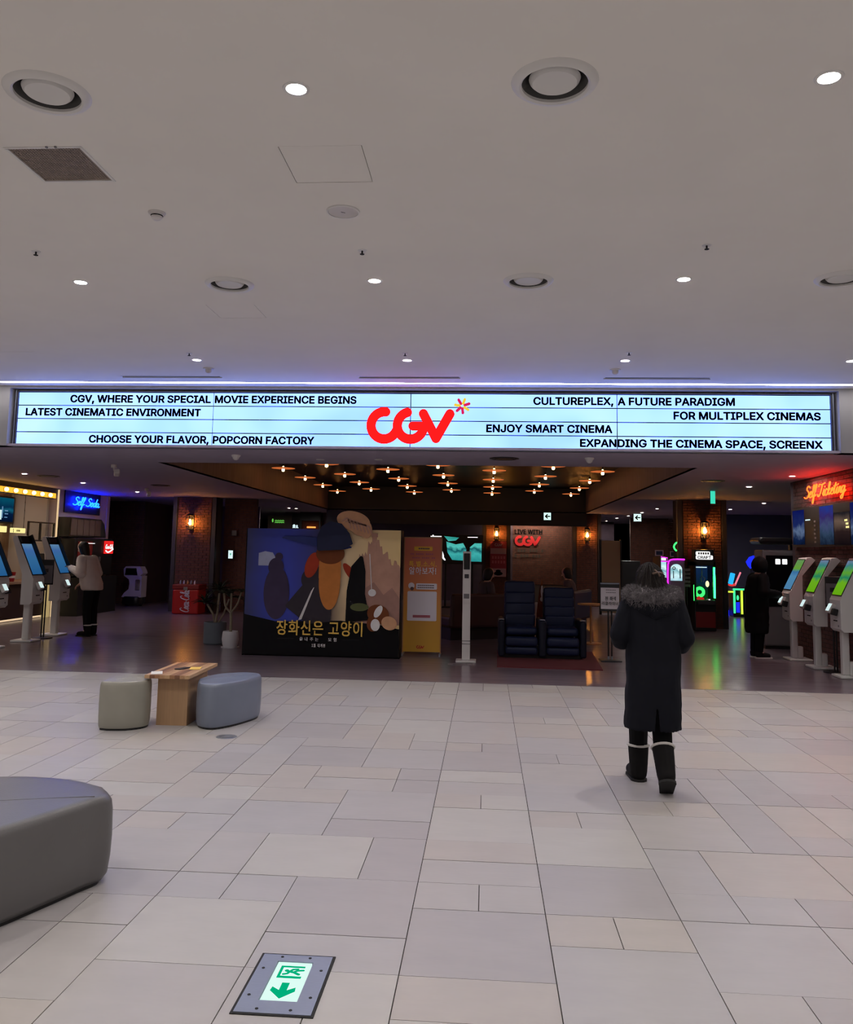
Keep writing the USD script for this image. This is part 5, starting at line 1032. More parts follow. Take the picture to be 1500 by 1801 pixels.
art(unary_union([E_(-3.15, 1.78, .0, 0), Polygon([(-3.69, .02), (PX1, .02), (PX1, .44), (-1.6, .5), (-2.2, .55), (-3.2, .52), (-3.69, .62)])]).buffer(0), 'art_black', 'dark foot of the picture')
art(unary_union([Polygon([(-3.02, .76), (-2.82, 1.0), (-2.62, 1.24), (-2.44, 1.26), (-2.36, .9), (-2.38, .56), (-2.7, .52)]).buffer(.03), E_(-2.6, 1.16, .22, .2)]), 'art_grey')
art(affinity.translate(Polygon([(-2.66, .98), (-2.62, 1.04), (-2.8, .56), (-2.84, .55)]), 0, 0).buffer(.004), 'art_silver')
art(E_(-2.66, 1.38, .10, .2, -18), 'art_red'); art(E_(-2.06, 1.27, .06, .18, 38), 'art_red')
art(E_(-2.47, 1.19, .055, .11, 8), 'art_light')
art(unary_union([E_(-2.38, 1.13, .165, .42), sbox(-2.5, 1.2, -2.26, 1.42).buffer(.05)]), 'art_orange', 'orange pillar shape')
art(E_(-2.38, 1.56, .22, .16), 'art_brown')
art(unary_union([Polygon([(-2.09, .56), (-2.08, 1.0), (-2.02, 1.36), (-1.9, 1.5), (-1.86, 1.3), (-1.86, .95), (-1.78, .6)]).buffer(.03)]), 'art_black')
art(E_(-1.91, .76, .14, .06), 'art_green'); art(LineString([(-1.77, 1.56), (-1.73, 1.04)]).buffer(.007), 'art_silver'); art(E_(-1.72, .98, .06, .055), 'art_light')
art(unary_union([E_(-1.62, .66, .17, .14, -20), E_(-1.7, .52, .09, .12)]), 'art_brown'); art(unary_union([E_(-1.62, .70, .05, .10, -30), E_(-1.66, .5, .07, .09)]), 'art_light'); art(E_(-1.45, .53, .12, .10, -20), 'art_tan')
# shapes that stand up beyond the panel's top edge, on a board of their own
art(Polygon([(-3.12, 1.79), (-3.0, 1.765), (-2.6, 1.68), (-2.2, 1.63), (-2.06, 1.66), (-2.3, 1.78), (-2.7, 1.80), (-3.04, 1.81)]).buffer(.01), 'art_blue')
tp = unary_union([Polygon([(-2.55, 1.62), (-2.56, 1.8), (-2.5, 1.96), (-2.38, 2.03), (-2.22, 2.0), (-2.1, 1.86), (-2.05, 1.72), (-2.2, 1.64)]).buffer(.02)])
part(st, 'cutout', face(prism(tp, .02), (0, -.075, 0), 'front'), 'art_navy', 'dark rounded cutout rising above the panel')
cl = unary_union([E_(-2.03, 2.06, .26, .15, -12), E_(-1.92, 1.98, .17, .14, -30), E_(-1.83, 1.93, .09, .13), E_(-2.12, 2.1, .16, .10)])
part(st, 'cutout', face(prism(cl, .02), (0, -.05, 0), 'front'), 'art_tan', 'tan cloud-like cutout above the top edge')
for k in range(7):
    x = -2.2 + .055 * k; part(st, 'cutout_ridge', face(prism(LineString(spline([(x, 2.06 - .01 * k), (x + .08, 2.1 - .02 * k), (x + .13, 1.96 - .015 * k)], 5)[:, :2]).buffer(.012), .006), (0, -.07, 0), 'front'), 'art_city')
zt = -.0021 * (_l[0] + 2)
for wd, x, wdt in (('장화신은', -3.17, .72), ('고양이', -2.37, .52)): part(st, 'title', face(hangul(wd, .21, wdt, .006), (x, zt, .345), 'front'), 'art_gold', label='gold title lettering')
part(st, 'subtitle', face(cat(*[turn(hangul(c, .052, None, .004), at=(x, 0, 0)) for c, x in zip('끝내주는모험', (0, .08, .16, .24, .44, .52))]), (-2.81, zt, .245), 'front'), 'art_silver'); part(st, 'rule', face(cat(bx(-3.15, -2.9, .268, .271, 0, .003), bx(-2.15, -1.9, .268, .271, 0, .003)), (0, zt, 0), 'front'), 'art_grey')
part(st, 'date_line', face(hangul('1월 대개봉', .05, .21, .004), (-2.62, zt, .155), 'front'), 'art_silver')

# ---------------------------------------------------------------- orange promotion stand
screen('promo', [(0, (214, 164, 56)), (.35, (214, 154, 58)), (.62, (212, 122, 74)), (1, (208, 108, 86))], 'z', 0, 1.83, 1, .04, 2, emit=False)
mat('promo_white', (236, 230, 240), .6); mat('promo_yellow', (246, 196, 60), .6); mat('promo_pink', (182, 96, 110), .6); mat('promo_red', (196, 60, 40), .6); mat('promo_text', (84, 64, 70), .6)
t = thing('promotion_stand', 'tall narrow orange and yellow promotion stand beside the movie standee', 'standee', (-1.0, 13.62, 0))
part(t, 'panel', bx(-.29, .29, 0, .02, .05, 1.83), 'promo'); part(t, 'frame', cat(bx(-.305, -.29, -.01, .035, .02, 1.84), bx(.29, .305, -.01, .035, .02, 1.84), bx(-.3, .3, -.01, .035, 1.83, 1.845)), 'brass_wood')
for s in (-.295, .295): part(t, 'foot', cat(bx(s - .012, s + .012, -.18, .2, .0, .02), cyl((s, -.15, 0), (s, -.15, .05), .012, 10)), 'steel')
F = lambda m, u, v, l=1: face(m, (u, -.002 * l, v), 'front')
part(t, 'tag', F(prism(rrect(-.14, 1.63, .15, 1.695, .008), .002), 0, 0), 'promo_yellow'); part(t, 'tag_text', F(cat(*[bx(-.07 + i * .03, -.048 + i * .03, 1.65, 1.675, 0, .002) for i in range(6)]), 0, 0, 2), 'promo_text')
part(t, 'small_print', F(cat(*[bx(-.2 + i * .031, -.178 + i * .031, z, z + .022, 0, .002) for z in (1.565, 1.505) for i in range(13) if (i * 7 + int(z * 100)) % 5]), 0, 0), 'promo_pink')
part(t, 'headline', F(hangul('특.별.소.식.', .085, .44), -.22, 1.385), 'promo_yellow'); part(t, 'headline', F(hangul('알아보자!', .11, .43), -.215, 1.265), 'promo_white')
part(t, 'bubble', F(prism(rrect(-.10, 1.02, .23, 1.115, .015), .002), 0, 0), 'promo_white'); part(t, 'bubble_text', F(cat(*[bx(-.075 + i * .022, -.06 + i * .022, z, z + .018, 0, .002) for z in (1.075, 1.04) for i in range(12)]), 0, 0, 2), 'promo_text')
part(t, 'round_badge', F(prism(Point(-.175, 1.075).buffer(.05), .002), 0, 0), 'promo_white'); part(t, 'badge_tip', F(prism(Point(-.165, 1.03).buffer(.028), .002), 0, 0, 2), 'promo_text')
part(t, 'card', F(prism(rrect(-.235, .53, .23, .99, .02), .002), 0, 0), 'promo_white', label='blank white card'); part(t, 'card_bar', F(bx(-.145, .13, .58, .62, 0, .002), 0, 0, 2), 'promo_pink')
part(t, 'logo', F(prism(logo_shapes(.05), .002), -.08, .10), 'promo_red')

# ---------------------------------------------------------------- thermometer post
t = thing('thermometer_post', 'slim white thermometer post beside the promotion stand', 'sanitiser post', (-.285, 12.95, 0))
part(t, 'column', rbx(-.06, .06, -.05, .05, .03, 1.63, .008), 'white_plastic'); part(t, 'base', rbx(-.15, .15, -.14, .14, 0, .03, .008), 'white_plastic'); part(t, 'screen', rbx(-.045, .045, -.062, -.048, 1.36, 1.6, .005), 'black_gloss')
part(t, 'sensor', rbx(-.032, .032, -.056, -.049, 1.23, 1.29, .004), 'steel_dark'); part(t, 'tray', cat(bx(-.05, .05, -.10, -.05, .885, .90), bx(-.05, .05, -.10, -.095, .9, .93)), 'white_plastic'); part(t, 'joint', cat(bx(-.061, .061, -.051, .051, .305, .312), bx(-.061, .061, -.051, .051, .26, .267)), 'dark_gap')
part(t, 'label', bx(-.04, .04, -.0525, -.05, .93, 1.0), 'panel_grey')
single('floor_decal', prism(rrect(-.54, 12.42, -.16, 12.72, .05).difference(rrect(-.47, 12.47, -.25, 12.67, .05)), .002), 'white_plastic', 'pale rounded floor sticker in front of the thermometer post', 'floor sticker') if False else single('floor_decal', turn(prism(rrect(-.18, -.12, .18, .12, .05).difference(rrect(-.11, -.07, .11, .07, .04)), .002), at=(-.36, 12.62, .0005)), 'panel_grey', 'pale rounded floor sticker in front of the thermometer post', 'floor sticker')

# ---------------------------------------------------------------- recliners on their carpet
mat('carpet_red', (92, 30, 36), .95, bump=.2, bscale=200); mat('leather_navy', (16, 26, 58), .5, spec=.3, bump=.08, bscale=60); mat('leather_navy_dark', (10, 14, 34), .55, spec=.3)
single('carpet', prism(Polygon([(.17, 12.42), (1.65, 12.36), (1.77, 14.6), (.2, 14.6)]), .012), 'carpet_red', 'dark red carpet under the navy recliners', 'carpet', smooth=False)
t = thing('recliner_pair', 'pair of dark navy leather cinema recliners standing on the red carpet', 'recliner', (.9, 13.62, .012))
def cushion(x0, x1, y0, y1, z0, z1, rx=0, at=None):
    m = rbx(x0, x1, y0, y1, z0, z1, .055, 10)
    return m if not rx else turn(m, rx=rx, at=at)
for s, x in ((0, -.345), (1, .29)):
    hh = 1.12 if s == 0 else 1.03
    part(t, 'seat', cushion(x - .25, x + .25, -.15, .55, .34, .47), 'leather_navy', smooth=40)
    for k, (a, b) in enumerate([(.18, .33), (.05, .18)]): part(t, 'leg_rest', rbx(x - .25, x + .25, -.24 + .03 * k, -.12, a, b, .05, 10), 'leather_navy', smooth=40)
    n = 4
    for k in range(n):
        z0 = .44 + (hh - .44) * k / n; z1 = .44 + (hh - .44) * (k + 1) / n + .03
        part(t, 'back_cushion', rbx(x - .245, x + .245, .42 + .045 * k, .64 + .05 * k, z0, z1, .035, 10), 'leather_navy', smooth=40)
    part(t, 'back_shell', rbx(x - .25, x + .25, .60, .82, .1, hh - .03, .04), 'leather_navy_dark')
for x, w in ((-.65, .05), (-.02, .06), (.60, .05)):
    part(t, 'armrest', rbx(x - w, x + w, -.2, .6, .02, .58, .035), 'leather_navy_dark', smooth=40); c = part(t, 'cup_holder', lathe([(.03, .58), (.032, .588), (.044, .588), (.046, .578), (.03, .575)], 24, (x, -.1, 0)), 'steel'); part(c, 'well', cyl((x, -.1, .575), (x, -.1, .582), .031, 18), 'black')
part(t, 'base', bx(-.62, .58, -.1, .8, 0, .2), 'black')
t = thing('narrow_standee', 'narrow dark brown cutout standing behind the gap between the recliners', 'standee', (.95, 14.75, 0))
part(t, 'board', face(prism(Polygon([(-.07, 0), (.07, 0), (.08, .7), (.03, .95), (.0, 1.2), (-.05, .95), (-.09, .6)]), .015), (0, 0, 0), 'front'), 'art_brown'); part(t, 'print', face(prism(unary_union([E_(-.0, .98, .02, .1), LineString([(.01, .86), (.07, .66)]).buffer(.008), E_(.0, .85, .03, .04)]), .003), (0, -.016, 0), 'front'), 'art_silver'); part(t, 'foot', bx(-.1, .1, 0, .2, 0, .02), 'black')

# ---------------------------------------------------------------- notice easel
mat('sheet_white', (214, 208, 214), .7)
t = thing('notice_easel', 'black easel holding a white printed notice, right of the recliners', 'sign stand', (1.915, 13.52, 0))
part(t, 'base', rbx(-.16, .16, -.16, .16, 0, .02, .008), 'black'); part(t, 'pole', cat(*[cyl((s * .025, 0, .02), (s * .025, 0, .8), .013, 12) for s in (-1, 1)]), 'black'); part(t, 'ferrule', cat(*[cyl((s * .025, -.005, .02), (s * .025, -.005, .07), .016, 12) for s in (-1, 1)]), 'steel')
part(t, 'board', rbx(-.15, .15, -.012, .012, .75, 1.19, .006), 'black'); part(t, 'clip_bar', bx(-.145, .145, -.02, -.01, 1.165, 1.185), 'steel'); sh_ = part(t, 'sheet', bx(-.14, .14, -.018, -.012, .785, 1.11), 'sheet_white')
part(sh_, 'lettering', face(hangul('전 좌석', .06, .165), (-.075, -.019, .92), 'front'), 'black'); part(sh_, 'lettering', face(hangul('리클라이너', .05, .25), (-.125, -.019, .85), 'front'), 'black'); part(sh_, 'small_print', face(cat(*[bx(-.06 + i * .022, -.045 + i * .022, z, z + .012, 0, .002) for z in (1.07, 1.03) for i in range(7)]), (0, -.018, 0), 'front'), 'panel_grey')
t = thing('side_table', 'small round brass table in the lounge beside the recliners', 'table', (1.92, 16.0, 0))
part(t, 'top', cyl((0, 0, .70), (0, 0, .725), .24, 32), 'brass_wood'); part(t, 'post', cyl((0, 0, .02), (0, 0, .7), .018, 14), 'brass_wood'); part(t, 'foot', cyl((0, 0, 0), (0, 0, .02), .2, 28), 'brass_wood')

# ---------------------------------------------------------------- back of the lobby
mat('letter_black', (5, 5, 6), .9, spec=.1); mat('letter_red', (190, 26, 34), .5)
t = thing('wall_lettering', 'black and red raised lettering on the far brick wall', 'sign', (.97, BY - .03, 0))
part(t, 'lettering', face(text('LIVE WITH', .15, .93, .03), (0, 0, 2.29), 'front'), 'letter_black'); part(t, 'logo', face(prism(affinity.scale(logo_shapes(.36), .98, 1, origin=(0, 0)), .03), (0, 0, 1.88), 'front'), 'letter_red', label='red rounded logo letters')
part(t, 'small_lettering', face(cat(*[bx(.0 + i * .1, .07 + i * .1, z, z + .1, 0, .012) for z in (1.68, 1.5) for i in range(10) if (i + int(z * 10)) % 4]), (0, 0, 0), 'front'), 'mortar')
glow('spot_lens', None, 700.0, (1.0, .86, .66))
for x, lb in [(1.0, 'left'), (1.55, 'middle'), (2.1, 'right')]:
    t = thing('track_spot', lb + ' of the three small spotlights over the red letters', 'ceiling light', (x, BY - .75, LOBBY_Z), group='spotlights over the red letters')
    part(t, 'stem', cyl((0, 0, 0), (0, 0, -.08), .012, 10), 'white_metal'); part(t, 'can', cyl((0, -.05, -.10), (0, .06, -.17), .04, 16), 'white_metal'); part(t, 'lens', cyl((0, .06, -.17), (0, .066, -.174), .034, 16), 'spot_lens')
mat('banner_pink', (148, 52, 66), .7); mat('banner_pale', (172, 140, 148), .7)
t = thing('pillar_banner', 'pink and white hanging banner under the lantern on the narrow pillar', 'banner', (.39, 27.5, 0))
part(t, 'cloth', bx(-.26, .26, 0, .02, .88, 2.0), 'banner_pink'); part(t, 'print', face(cat(bx(-.25, .25, 1.6, 1.78, 0, .002), bx(-.25, .25, .88, 1.14, 0, .002)), (0, 0, 0), 'front'), 'banner_pale'); part(t, 'logo', face(prism(logo_shapes(.1), .003), (-.12, -.002, 1.84), 'front'), 'banner_pale')
part(t, 'print', face(cat(*[bx(-.2 + i * .09, -.14 + i * .09, z, z + .09, 0, .003) for z in (1.44, 1.3) for i in range(5)]), (0, -.001, 0), 'front'), 'promo_pink')
part(t, 'print', face(prism(unary_union([E_(0, .98, .14, .06), E_(0, 1.06, .08, .04)]), .003), (0, -.003, 0), 'front'), 'letter_black')
screen('tv_teal', [(0, (40, 150, 150)), (.3, (70, 190, 186)), (.5, (20, 90, 100)), (.62, (90, 210, 200)), (1, (50, 160, 150))], 'z', 1.36, 2.07, .8, .5, 5)
t = thing('lobby_screen', 'dark wall screen showing bright teal panels, behind the thermometer post', 'screen', (-.70, 25.4, 0))
part(t, 'case', rbx(-.98, .62, .0, .08, 1.28, 2.14, .02), 'black'); part(t, 'picture', face(prism(unary_union([Polygon([(-.48, 1.94), (-.44, 1.62), (-.3, 1.4), (.1, 1.38), (.12, 1.72), (.02, 1.9), (-.2, 1.86)]), Polygon([(.2, 1.36), (.57, 1.36), (.57, 1.9), (.36, 1.9), (.22, 1.78)]), Polygon([(-.55, 2.1), (-.1, 2.06), (-.2, 1.97), (-.42, 1.95)])]), .004), (0, 0, 0), 'front'), 'tv_teal')
part(t, 'caption', face(cat(bx(-.95, -.62, 2.07, 2.10, 0, .003), bx(-.9, -.85, 2.10, 2.13, 0, .003), bx(.15, .45, 2.06, 2.09, 0, .003), Polygon and prism(E_(-.62, 1.6, .05, .16, 25), .003), prism(E_(-.55, 1.44, .03, .08, 40), .003)), (0, 0, 0), 'front'), 'white_lit')
part(t, 'stand', cat(cyl((-.5, .2, 0), (-.5, .2, 1.3), .03), cyl((.3, .2, 0), (.3, .2, 1.3), .03), bx(-.6, .4, .0, .3, 0, .03)), 'black')
glow('green_glow', None, 1.2, (.10, .42, .06)); glow('fire_glow', None, 1.6, (1.0, .30, .06))
t = thing('green_neon_sign', 'small green lit sign on a dark panel above the movie standee', 'neon sign', (-7.1, 29.32, 2.6))
part(t, 'panel', bx(-.5, .35, .02, .05, -.35, .2), 'board_brown')
for v in (0, -.06): part(t, 'tube', face(tube(spline([(-.24 + .04 * k, v + .03 * (k % 2), 0) for k in range(9)], 5), .012), (0, 0, 0), 'front'), 'green_glow')
part(t, 'drop', ball((-.32, 0, .02), .05, 2, (.6, .3, 1.3)), 'green_glow')
t = thing('lit_niche', 'amber glowing niche with dark frame above the movie standee', 'niche', (-5.98, 29.05, 2.42))
part(t, 'frame', cat(bx(-.42, .3, 0, .04, .2, .5), bx(-.42, -.36, 0, .04, -.4, .2), bx(.24, .3, 0, .04, -.4, .2), bx(-.42, .3, .3, .34, -.4, .5)), 'black'); part(t, 'lamp', cyl((-.2, .16, -.02), (.1, .16, -.02), .03, 12), 'fire_glow'); part(t, 'backing', bx(-.4, .28, .26, .3, -.4, .2), 'brick')
t = thing('blue_lit_sign', 'tiny pale blue lit sign above the movie standee', 'sign', (-6.6, 29.32, 2.42)); part(t, 'panel', bx(-.13, .17, .01, .04, -.3, .45), 'black')
part(t, 'print', face(cat(prism(E_(-.06, .02, .05, .06), .003), prism(E_(.04, .01, .03, .05), .003), bx(-.12, .1, -.05, -.03, 0, .003)), (0, 0, 0), 'front'), 'info_white')
# exit signs
glow('exit_face', None, 1.2, (.62, .95, .86))
for x, y, lb in [(1.91, 27.05, 'green arrow exit sign hanging left of the right lantern pillar'), (4.70, 27.05, 'green arrow exit sign hanging over the right passage')]:
    t = thing('exit_sign', lb, 'exit sign', (x, y, 2.80), group='arrow exit signs'); part(t, 'box', bx(-.135, .135, 0, .06, -.135, .12), 'black'); part(t, 'face', bx(-.115, .115, -.006, 0, -.115, .115), 'exit_face')
    part(t, 'arrow', face(prism(unary_union([LineString([(.075, 0), (-.05, 0)]).buffer(.017), LineString([(.0, .055), (-.06, 0), (.0, -.055)]).buffer(.017)]), .003), (0, -.006, 0), 'front'), 'letter_black')
glow('exit_edge', None, 1.0, (.05, .75, .5))
t = thing('exit_sign', 'narrow green exit sign seen edge-on, hanging before the right pillar', 'exit sign', (4.46, 17.2, 2.79), rz=12); part(t, 'case', bx(-.053, .053, .0, .03, -.14, .13), 'black'); part(t, 'face', bx(-.05, .05, -.006, .0, -.13, .12), 'exit_edge')
# beige lit door panel, framed prints, dark wall screen
mat('panel_beige', (170, 146, 116), .6)
glow('panel_lamp', None, 6.0, (1.0, .8, .6))
t = thing('beige_partition', 'tall plain beige partition panel right of the lantern pillar', 'partition', (3.40, 24.0, 0)); part(t, 'panel', bx(-.22, .29, 0, .05, .05, 2.02), 'panel_beige'); part(t, 'frame', cat(bx(-.28, -.22, -.01, .06, 0, 2.05), bx(.29, .33, -.01, .06, 0, 2.05)), 'black')
for k, (x0, x1, z0, z1, lb) in enumerate([(5.83, 6.12, 1.63, 1.83, 'wide framed print on the far brick wall, upper left'), (5.88, 6.03, 1.45, 1.59, 'small framed print under the wide one on the far brick wall'), (6.34, 6.58, 1.6, 1.8, 'framed print on the far brick wall, right of the wide one')]):
    t = thing('framed_print', lb, 'picture', ((x0 + x1) / 2, 30.17, (z0 + z1) / 2)); w_, h_ = (x1 - x0) / 2, (z1 - z0) / 2
    part(t, 'frame', bx(-w_, w_, 0, .02, -h_, h_), 'banner_pale'); part(t, 'print', bx(-w_ * .75, w_ * .75, -.004, 0, -h_ * .65, h_ * .65), 'art_navy')
t = thing('dark_cabinet', 'dark cabinet standing before the far brick wall behind the walking person', 'cabinet', (4.5, 27.2, 0)); part(t, 'body', rbx(-.28, .3, 0, .5, 0, 1.46, .02), 'machine_black'); part(t, 'door', bx(-.25, .27, -.012, 0, .1, 1.4), 'black')
# photo booth with magenta tube
glow('neon_magenta', None, 2.2, (.75, .02, .75)); mat('booth_grey', (112, 104, 118), .5); screen('booth_window', [(0, (150, 200, 215)), (.3, (210, 245, 250)), (.6, (120, 180, 190)), (.75, (220, 250, 250)), (1, (170, 225, 230))], 'z', 1.08, 1.46, 1.0, .5, 9)
t = thing('photo_booth', 'grey photo booth with magenta neon edge and lit arched window', 'photo booth', (4.12, 19.05, 0))
part(t, 'body', rbx(-.16, .2, 0, .9, 0, 1.55, .03), 'booth_grey'); part(t, 'tube', tube(spline([(-.17, -.02, .55), (-.18, -.02, 1.0), (-.17, -.02, 1.42), (-.12, -.02, 1.53), (.0, -.02, 1.55), (.19, -.02, 1.55)], 5), .016), 'neon_magenta')
ar = unary_union([sbox(-.115, 1.09, .135, 1.33), E_(.01, 1.33, .125, .12)]); part(t, 'window', face(prism(ar, .005), (0, -.002, 0), 'front'), 'booth_window'); part(t, 'print', face(cat(bx(-.06, -.045, 1.14, 1.3, 0, .003), bx(.08, .1, 1.14, 1.34, 0, .003), prism(E_(-.04, 1.36, .035, .035).difference(E_(-.04, 1.36, .02, .02)), .003)), (0, -.007, 0), 'front'), 'steel_dark')
part(t, 'side_panel', bx(-.3, -.19, .05, .07, 1.15, 1.5), 'booth_window'); part(t, 'side_sign', bx(-.30, -.2, .02, .05, 1.52, 1.58), 'white_lit'); part(t, 'side_tube', tube([(-.31, .02, 1.60), (-.17, .02, 1.58), (-.17, .02, 1.5), (-.31, .02, 1.5)], .01), 'neon_magenta'); part(t, 'side_body', bx(-.32, -.17, .07, .9, 0, 1.6), 'machine_black')
glow('neon_green', None, 3.0, (.03, .85, .10)); glow('neon_green_tube', None, 7.0, (.02, .80, .12)); glow('prize_red', None, .8, (.7, .02, .02)); glow('warm_bulb', None, 1.6, (1.0, .85, .45)); screen('claw_inside', [(0, (14, 90, 30)), (.35, (12, 60, 50)), (.6, (16, 50, 90)), (1, (26, 60, 110))], 'z', .7, 1.4, .5, .5, 7)
t = thing('crescent_light', 'small green glowing crescent above the photo booth', 'neon light', (4.17, 19.25, 1.83)); part(t, 'tube', tube(spline([(.03, 0, .10), (-.03, 0, .03), (-.03, 0, -.04), (.02, 0, -.10)], 5), [.008] + [.02] * 14 + [.008]), 'neon_green'); part(t, 'stem', cyl((.0, .03, -.272), (.0, .03, .05), .008), 'black')
# claw machine
t = thing('claw_machine', 'black claw machine with a white sign and green neon edges at the right pillar', 'claw machine', (4.81, 19.3, 0))
part(t, 'base', rbx(-.24, .22, 0, .6, 0, .66, .02), 'machine_black'); part(t, 'kick', bx(-.22, .2, -.01, .0, .08, .42), 'machine_red'); part(t, 'cabinet', cat(bx(-.24, -.2, 0, .6, .66, 1.5), bx(.18, .22, 0, .6, .66, 1.5), bx(-.24, .22, .56, .6, .66, 1.5), bx(-.24, .22, .0, .6, 1.42, 1.55)), 'machine_black')
part(t, 'back_print', bx(-.2, .18, .53, .56, .66, 1.42), 'claw_inside'); part(t, 'glass', bx(-.2, .18, .005, .012, .68, 1.42), 'pane'); part(t, 'tube', cat(cyl((.19, -.02, .72), (.19, -.02, 1.39), .022, 12)), 'neon_green_tube'); part(t, 'side_tube', cyl((-.255, -.015, .66), (-.255, -.015, 1.0), .008, 8), 'neon_green')
part(t, 'ring', trimesh.creation.torus(.085, .035, major_sections=24, minor_sections=10).apply_transform(trimesh.transformations.rotation_matrix(np.pi / 2, [1, 0, 0])).apply_translation([-.08, .2, .84]), 'neon_green'); part(t, 'prize', cat(ball((-.12, .1, .70), .05), ball((-.05, .12, .69), .045)), 'prize_red'); part(t, 'lamp', ball((.09, .2, 1.02), .05, 2, (.8, .8, 1.4)), 'warm_bulb'); part(t, 'top_tube', cyl((-.18, .1, 1.385), (.06, .1, 1.385), .012), 'info_white')
part(t, 'claw', cat(cyl((.0, .3, 1.2), (.0, .3, 1.42), .012), *[tube([(0, .3, 1.2), (.06 * math.cos(a), .3 + .06 * math.sin(a), 1.14), (.03 * math.cos(a), .3 + .03 * math.sin(a), 1.06)], .007) for a in (0, 2.1, 4.2)]), 'steel')
part(t, 'control', turn(rbx(-.2, .18, -.12, .0, .58, .68, .015), rx=0), 'steel_dark'); part(t, 'button', cat(cyl((.06, -.07, .68), (.06, -.07, .70), .02, 14)), 'white_lit'); part(t, 'header', rbx(-.22, .2, .02, .3, 1.55, 1.78, .02), 'machine_black')
sg = part(t, 'sign', face(prism(unary_union([rrect(-.2, 1.555, .17, 1.65, .03), rrect(-.2, 1.645, .11, 1.735, .03)]), .02), (0, 0, 0), 'front'), 'white_lit'); part(sg, 'lettering', face(text('CRAFT', .058, .29, .004), (-.165, -.021, 1.575), 'front'), 'letter_black'); part(sg, 'lettering', face(cat(*[bx(-.15 + i * .05, -.12 + i * .05, 1.67, 1.71, 0, .003) for i in range(5)]), (0, -.021, 0), 'front'), 'panel_grey')
single('pillar_notice', bx(4.60, 4.68, 19.98, 20.0, 1.35, 1.78), 'banner_pink', 'narrow faded pink notice on the right pillar beside the claw machine', 'notice')
t = thing('leaflet_rack', 'grey leaflet rack between the photo booth and the claw machine', 'rack', (4.43, 19.4, 0)); part(t, 'pole', cyl((0, 0, .02), (0, 0, 1.4), .015), 'steel_dark'); part(t, 'foot', cyl((0, 0, 0), (0, 0, .02), .1, 20), 'steel_dark')
for k in range(5): part(t, 'shelf', rbx(-.07, .07, -.04, .03, .95 + k * .085, 1.01 + k * .085, .005), 'panel_grey')
# neon play corner before the grey wall
glow('play_green', None, 1.4, (.05, .85, .30)); glow('play_yellow', None, 1.4, (.55, .80, .05)); glow('play_blue', None, 1.6, (.01, .02, 1.0)); glow('play_orange', None, .5, (.55, .20, .03)); glow('play_cyan', None, 1.2, (.02, .42, .85)); glow('play_red', None, .9, (.85, .05, .05)); glow('play_pink', None, 1.2, (.9, .2, .28))
t = thing('arcade_frame', 'green and yellow neon framed game table in the far right corner', 'game machine', (6.9, 24.2, 0))
part(t, 'tube', cyl((-.1, 0, .1), (-.1, 0, .72), .03, 12), 'play_green'); part(t, 'tube', cyl((.1, 0, .08), (.1, 0, .72), .03, 12), 'play_yellow'); part(t, 'tube', cyl((-.13, 0, .75), (.2, 0, .75), .025, 12), 'play_green'); part(t, 'tube', cyl((-.28, 0, .68), (-.1, 0, .68), .025, 12), 'play_yellow'); part(t, 'body', rbx(-.12, .2, .05, .5, 0, .74, .02), 'machine_black'); part(t, 'print', bx(-.04, .05, .035, .05, .12, .40), 'play_blue'); part(t, 'print', prism(E_(0, .52, .03, .07), .012), 'play_green')
q = UsdGeom.Mesh(stage.GetPrimAtPath(t + '/print_001')); a = np.array(q.GetPointsAttr().Get()); q.GetPointsAttr().Set(Vt.Vec3fArray.FromNumpy(np.column_stack([a[:, 0], .04 - a[:, 2], a[:, 1]]).astype(np.float32)))
t = thing('play_ride', 'orange and cyan lit ride-on toy in the far right corner', 'game machine', (6.82, 25.3, 0)); part(t, 'body', limbs([[((-.12, 0, .35), .16), ((-.08, 0, .75), .12)], [((-.02, 0, 1.0), .14), ((-.12, 0, .98), .12)]], .05, 4), 'play_orange', smooth=60); part(t, 'screen', turn(rbx(-.05, .07, -.1, .02, -.16, .16, .02), ry=14, at=(.16, -.15, 1.02)), 'play_cyan'); part(t, 'seat', ball((.2, -.1, .84), .09, 2, (1.2, .8, .5)), 'play_red'); part(t, 'handle', cyl((.28, -.1, .82), (.45, -.1, 1.2), .025, 10), 'play_pink'); part(t, 'base', rbx(-.3, .3, -.2, .3, 0, .1, .02), 'play_blue')
t = thing('blue_mask_light', 'blue glowing mask-shaped neon light on the far right', 'neon light', (7.25, 24.2, 1.5)); part(t, 'tube', face(prism(Polygon([(-.10, .0), (-.02, .12), (.09, .16), (.06, -.05), (.0, -.16), (-.06, -.09)]).buffer(.02), .02), (0, 0, 0), 'front'), 'play_blue'); part(t, 'pole', cyl((.02, .02, -1.5), (.02, .02, -.1), .012), 'black')
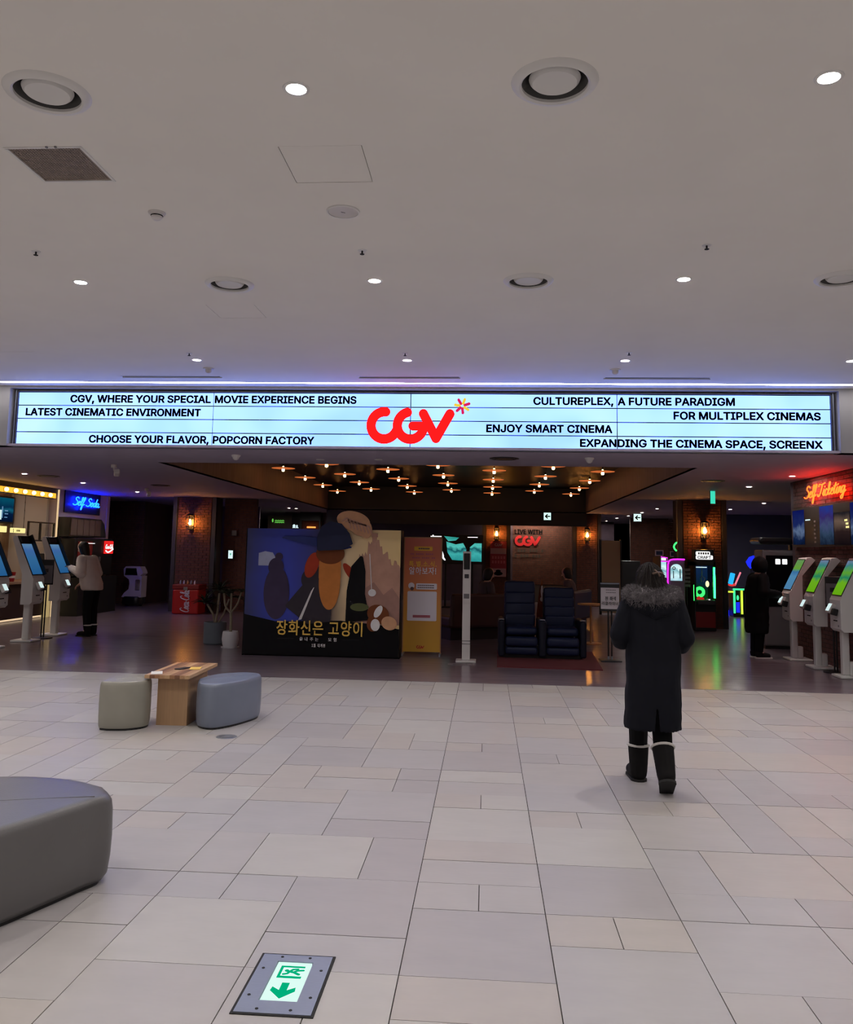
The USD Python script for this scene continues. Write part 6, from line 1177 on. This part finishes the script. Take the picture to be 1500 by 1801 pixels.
# ---------------------------------------------------------------- right wall: screens, dark photo machine
screen('poster_blue', [(0, (12, 24, 50)), (.2, (20, 36, 74)), (.4, (96, 116, 150)), (.6, (30, 44, 100)), (1, (14, 22, 96))], 'z', 1.83, 2.43, .75, .5, 7); screen('poster_violet', [(0, (20, 30, 50)), (.25, (50, 70, 96)), (.5, (70, 80, 120)), (.7, (60, 46, 110)), (1, (40, 60, 150))], 'z', 1.83, 2.43, .75, .5, 8); screen('poster_tan', [(0, (20, 14, 18)), (.3, (46, 32, 32)), (.55, (110, 90, 78)), (.75, (40, 36, 40)), (1, (16, 16, 22))], 'z', 1.83, 2.43, .8, .2, 4)
t = thing('movie_screen_row', 'row of dark timetable screens with film pictures under the orange neon sign', 'screen', (5.20, 0, 0))
part(t, 'case', bx(-.0, .06, 12.0, 14.97, 1.80, 2.44), 'black'); part(t, 'picture', bx(-.006, 0, 14.42, 14.93, 1.84, 2.41), 'poster_blue'); part(t, 'picture', bx(-.006, 0, 13.24, 13.76, 1.83, 2.42), 'poster_violet'); part(t, 'picture', bx(-.006, 0, 12.66, 13.2, 1.82, 2.30), 'poster_tan'); part(t, 'picture', bx(-.006, 0, 12.1, 12.62, 1.82, 2.42), 'poster_blue')
for k in range(6): part(t, 'time_mark', bx(-.004, 0, 13.93, 14.0, 1.86 + k * .065, 1.89 + k * .065), 'panel_lamp_dim' if False else 'panel_grey')
part(t, 'bar', bx(-.005, 0, 14.16, 14.36, 2.225, 2.245), 'info_white'); part(t, 'bar', bx(-.005, 0, 12.98, 13.2, 2.23, 2.25), 'neon_green_bar' if False else 'exit_green'); part(t, 'caption', cat(bx(-.009, -.006, 12.72, 12.82, 2.16, 2.19), bx(-.009, -.006, 12.69, 12.78, 2.11, 2.14), bx(-.009, -.006, 12.67, 12.78, 2.06, 2.09)), 'yellow_sign')
t = thing('photo_print_machine', 'dark grey photo print machine behind the person in black', 'vending machine', (5.24, 15.9, 0)); part(t, 'body', rbx(-.26, .5, 0, .5, .05, 1.76, .03), 'panel_grey'); part(t, 'screen', bx(-.2, .44, -.012, .0, .75, 1.66), 'black_gloss'); part(t, 'icon', face(prism(rrect(-.04, 1.5, .05, 1.6, .015), .003), (0, -.012, 0), 'front'), 'white_lit'); part(t, 'icon', face(prism(rrect(.08, 1.5, .17, 1.6, .015), .003), (0, -.012, 0), 'front'), 'white_lit'); part(t, 'base', bx(-.24, .48, .02, .48, 0, .06), 'black')
part(t, 'canopy', rbx(-.34, .5, -.12, .5, 1.86, 1.98, .05), 'machine_black'); part(t, 'canopy_bracket', bx(.3, .4, .2, .3, 1.75, 1.88), 'black')
t = thing('dark_cabinet', 'tall dark arcade cabinet left of the photo print machine', 'cabinet', (5.62, 17.0, 0)); part(t, 'body', rbx(-.18, .4, 0, .7, 0, 1.55, .03), 'machine_black'); part(t, 'sign', bx(-.1, .0, -.01, 0, 1.44, 1.5), 'booth_window'); part(t, 'shelf', rbx(-.18, .4, -.12, .0, .8, .9, .02), 'black')
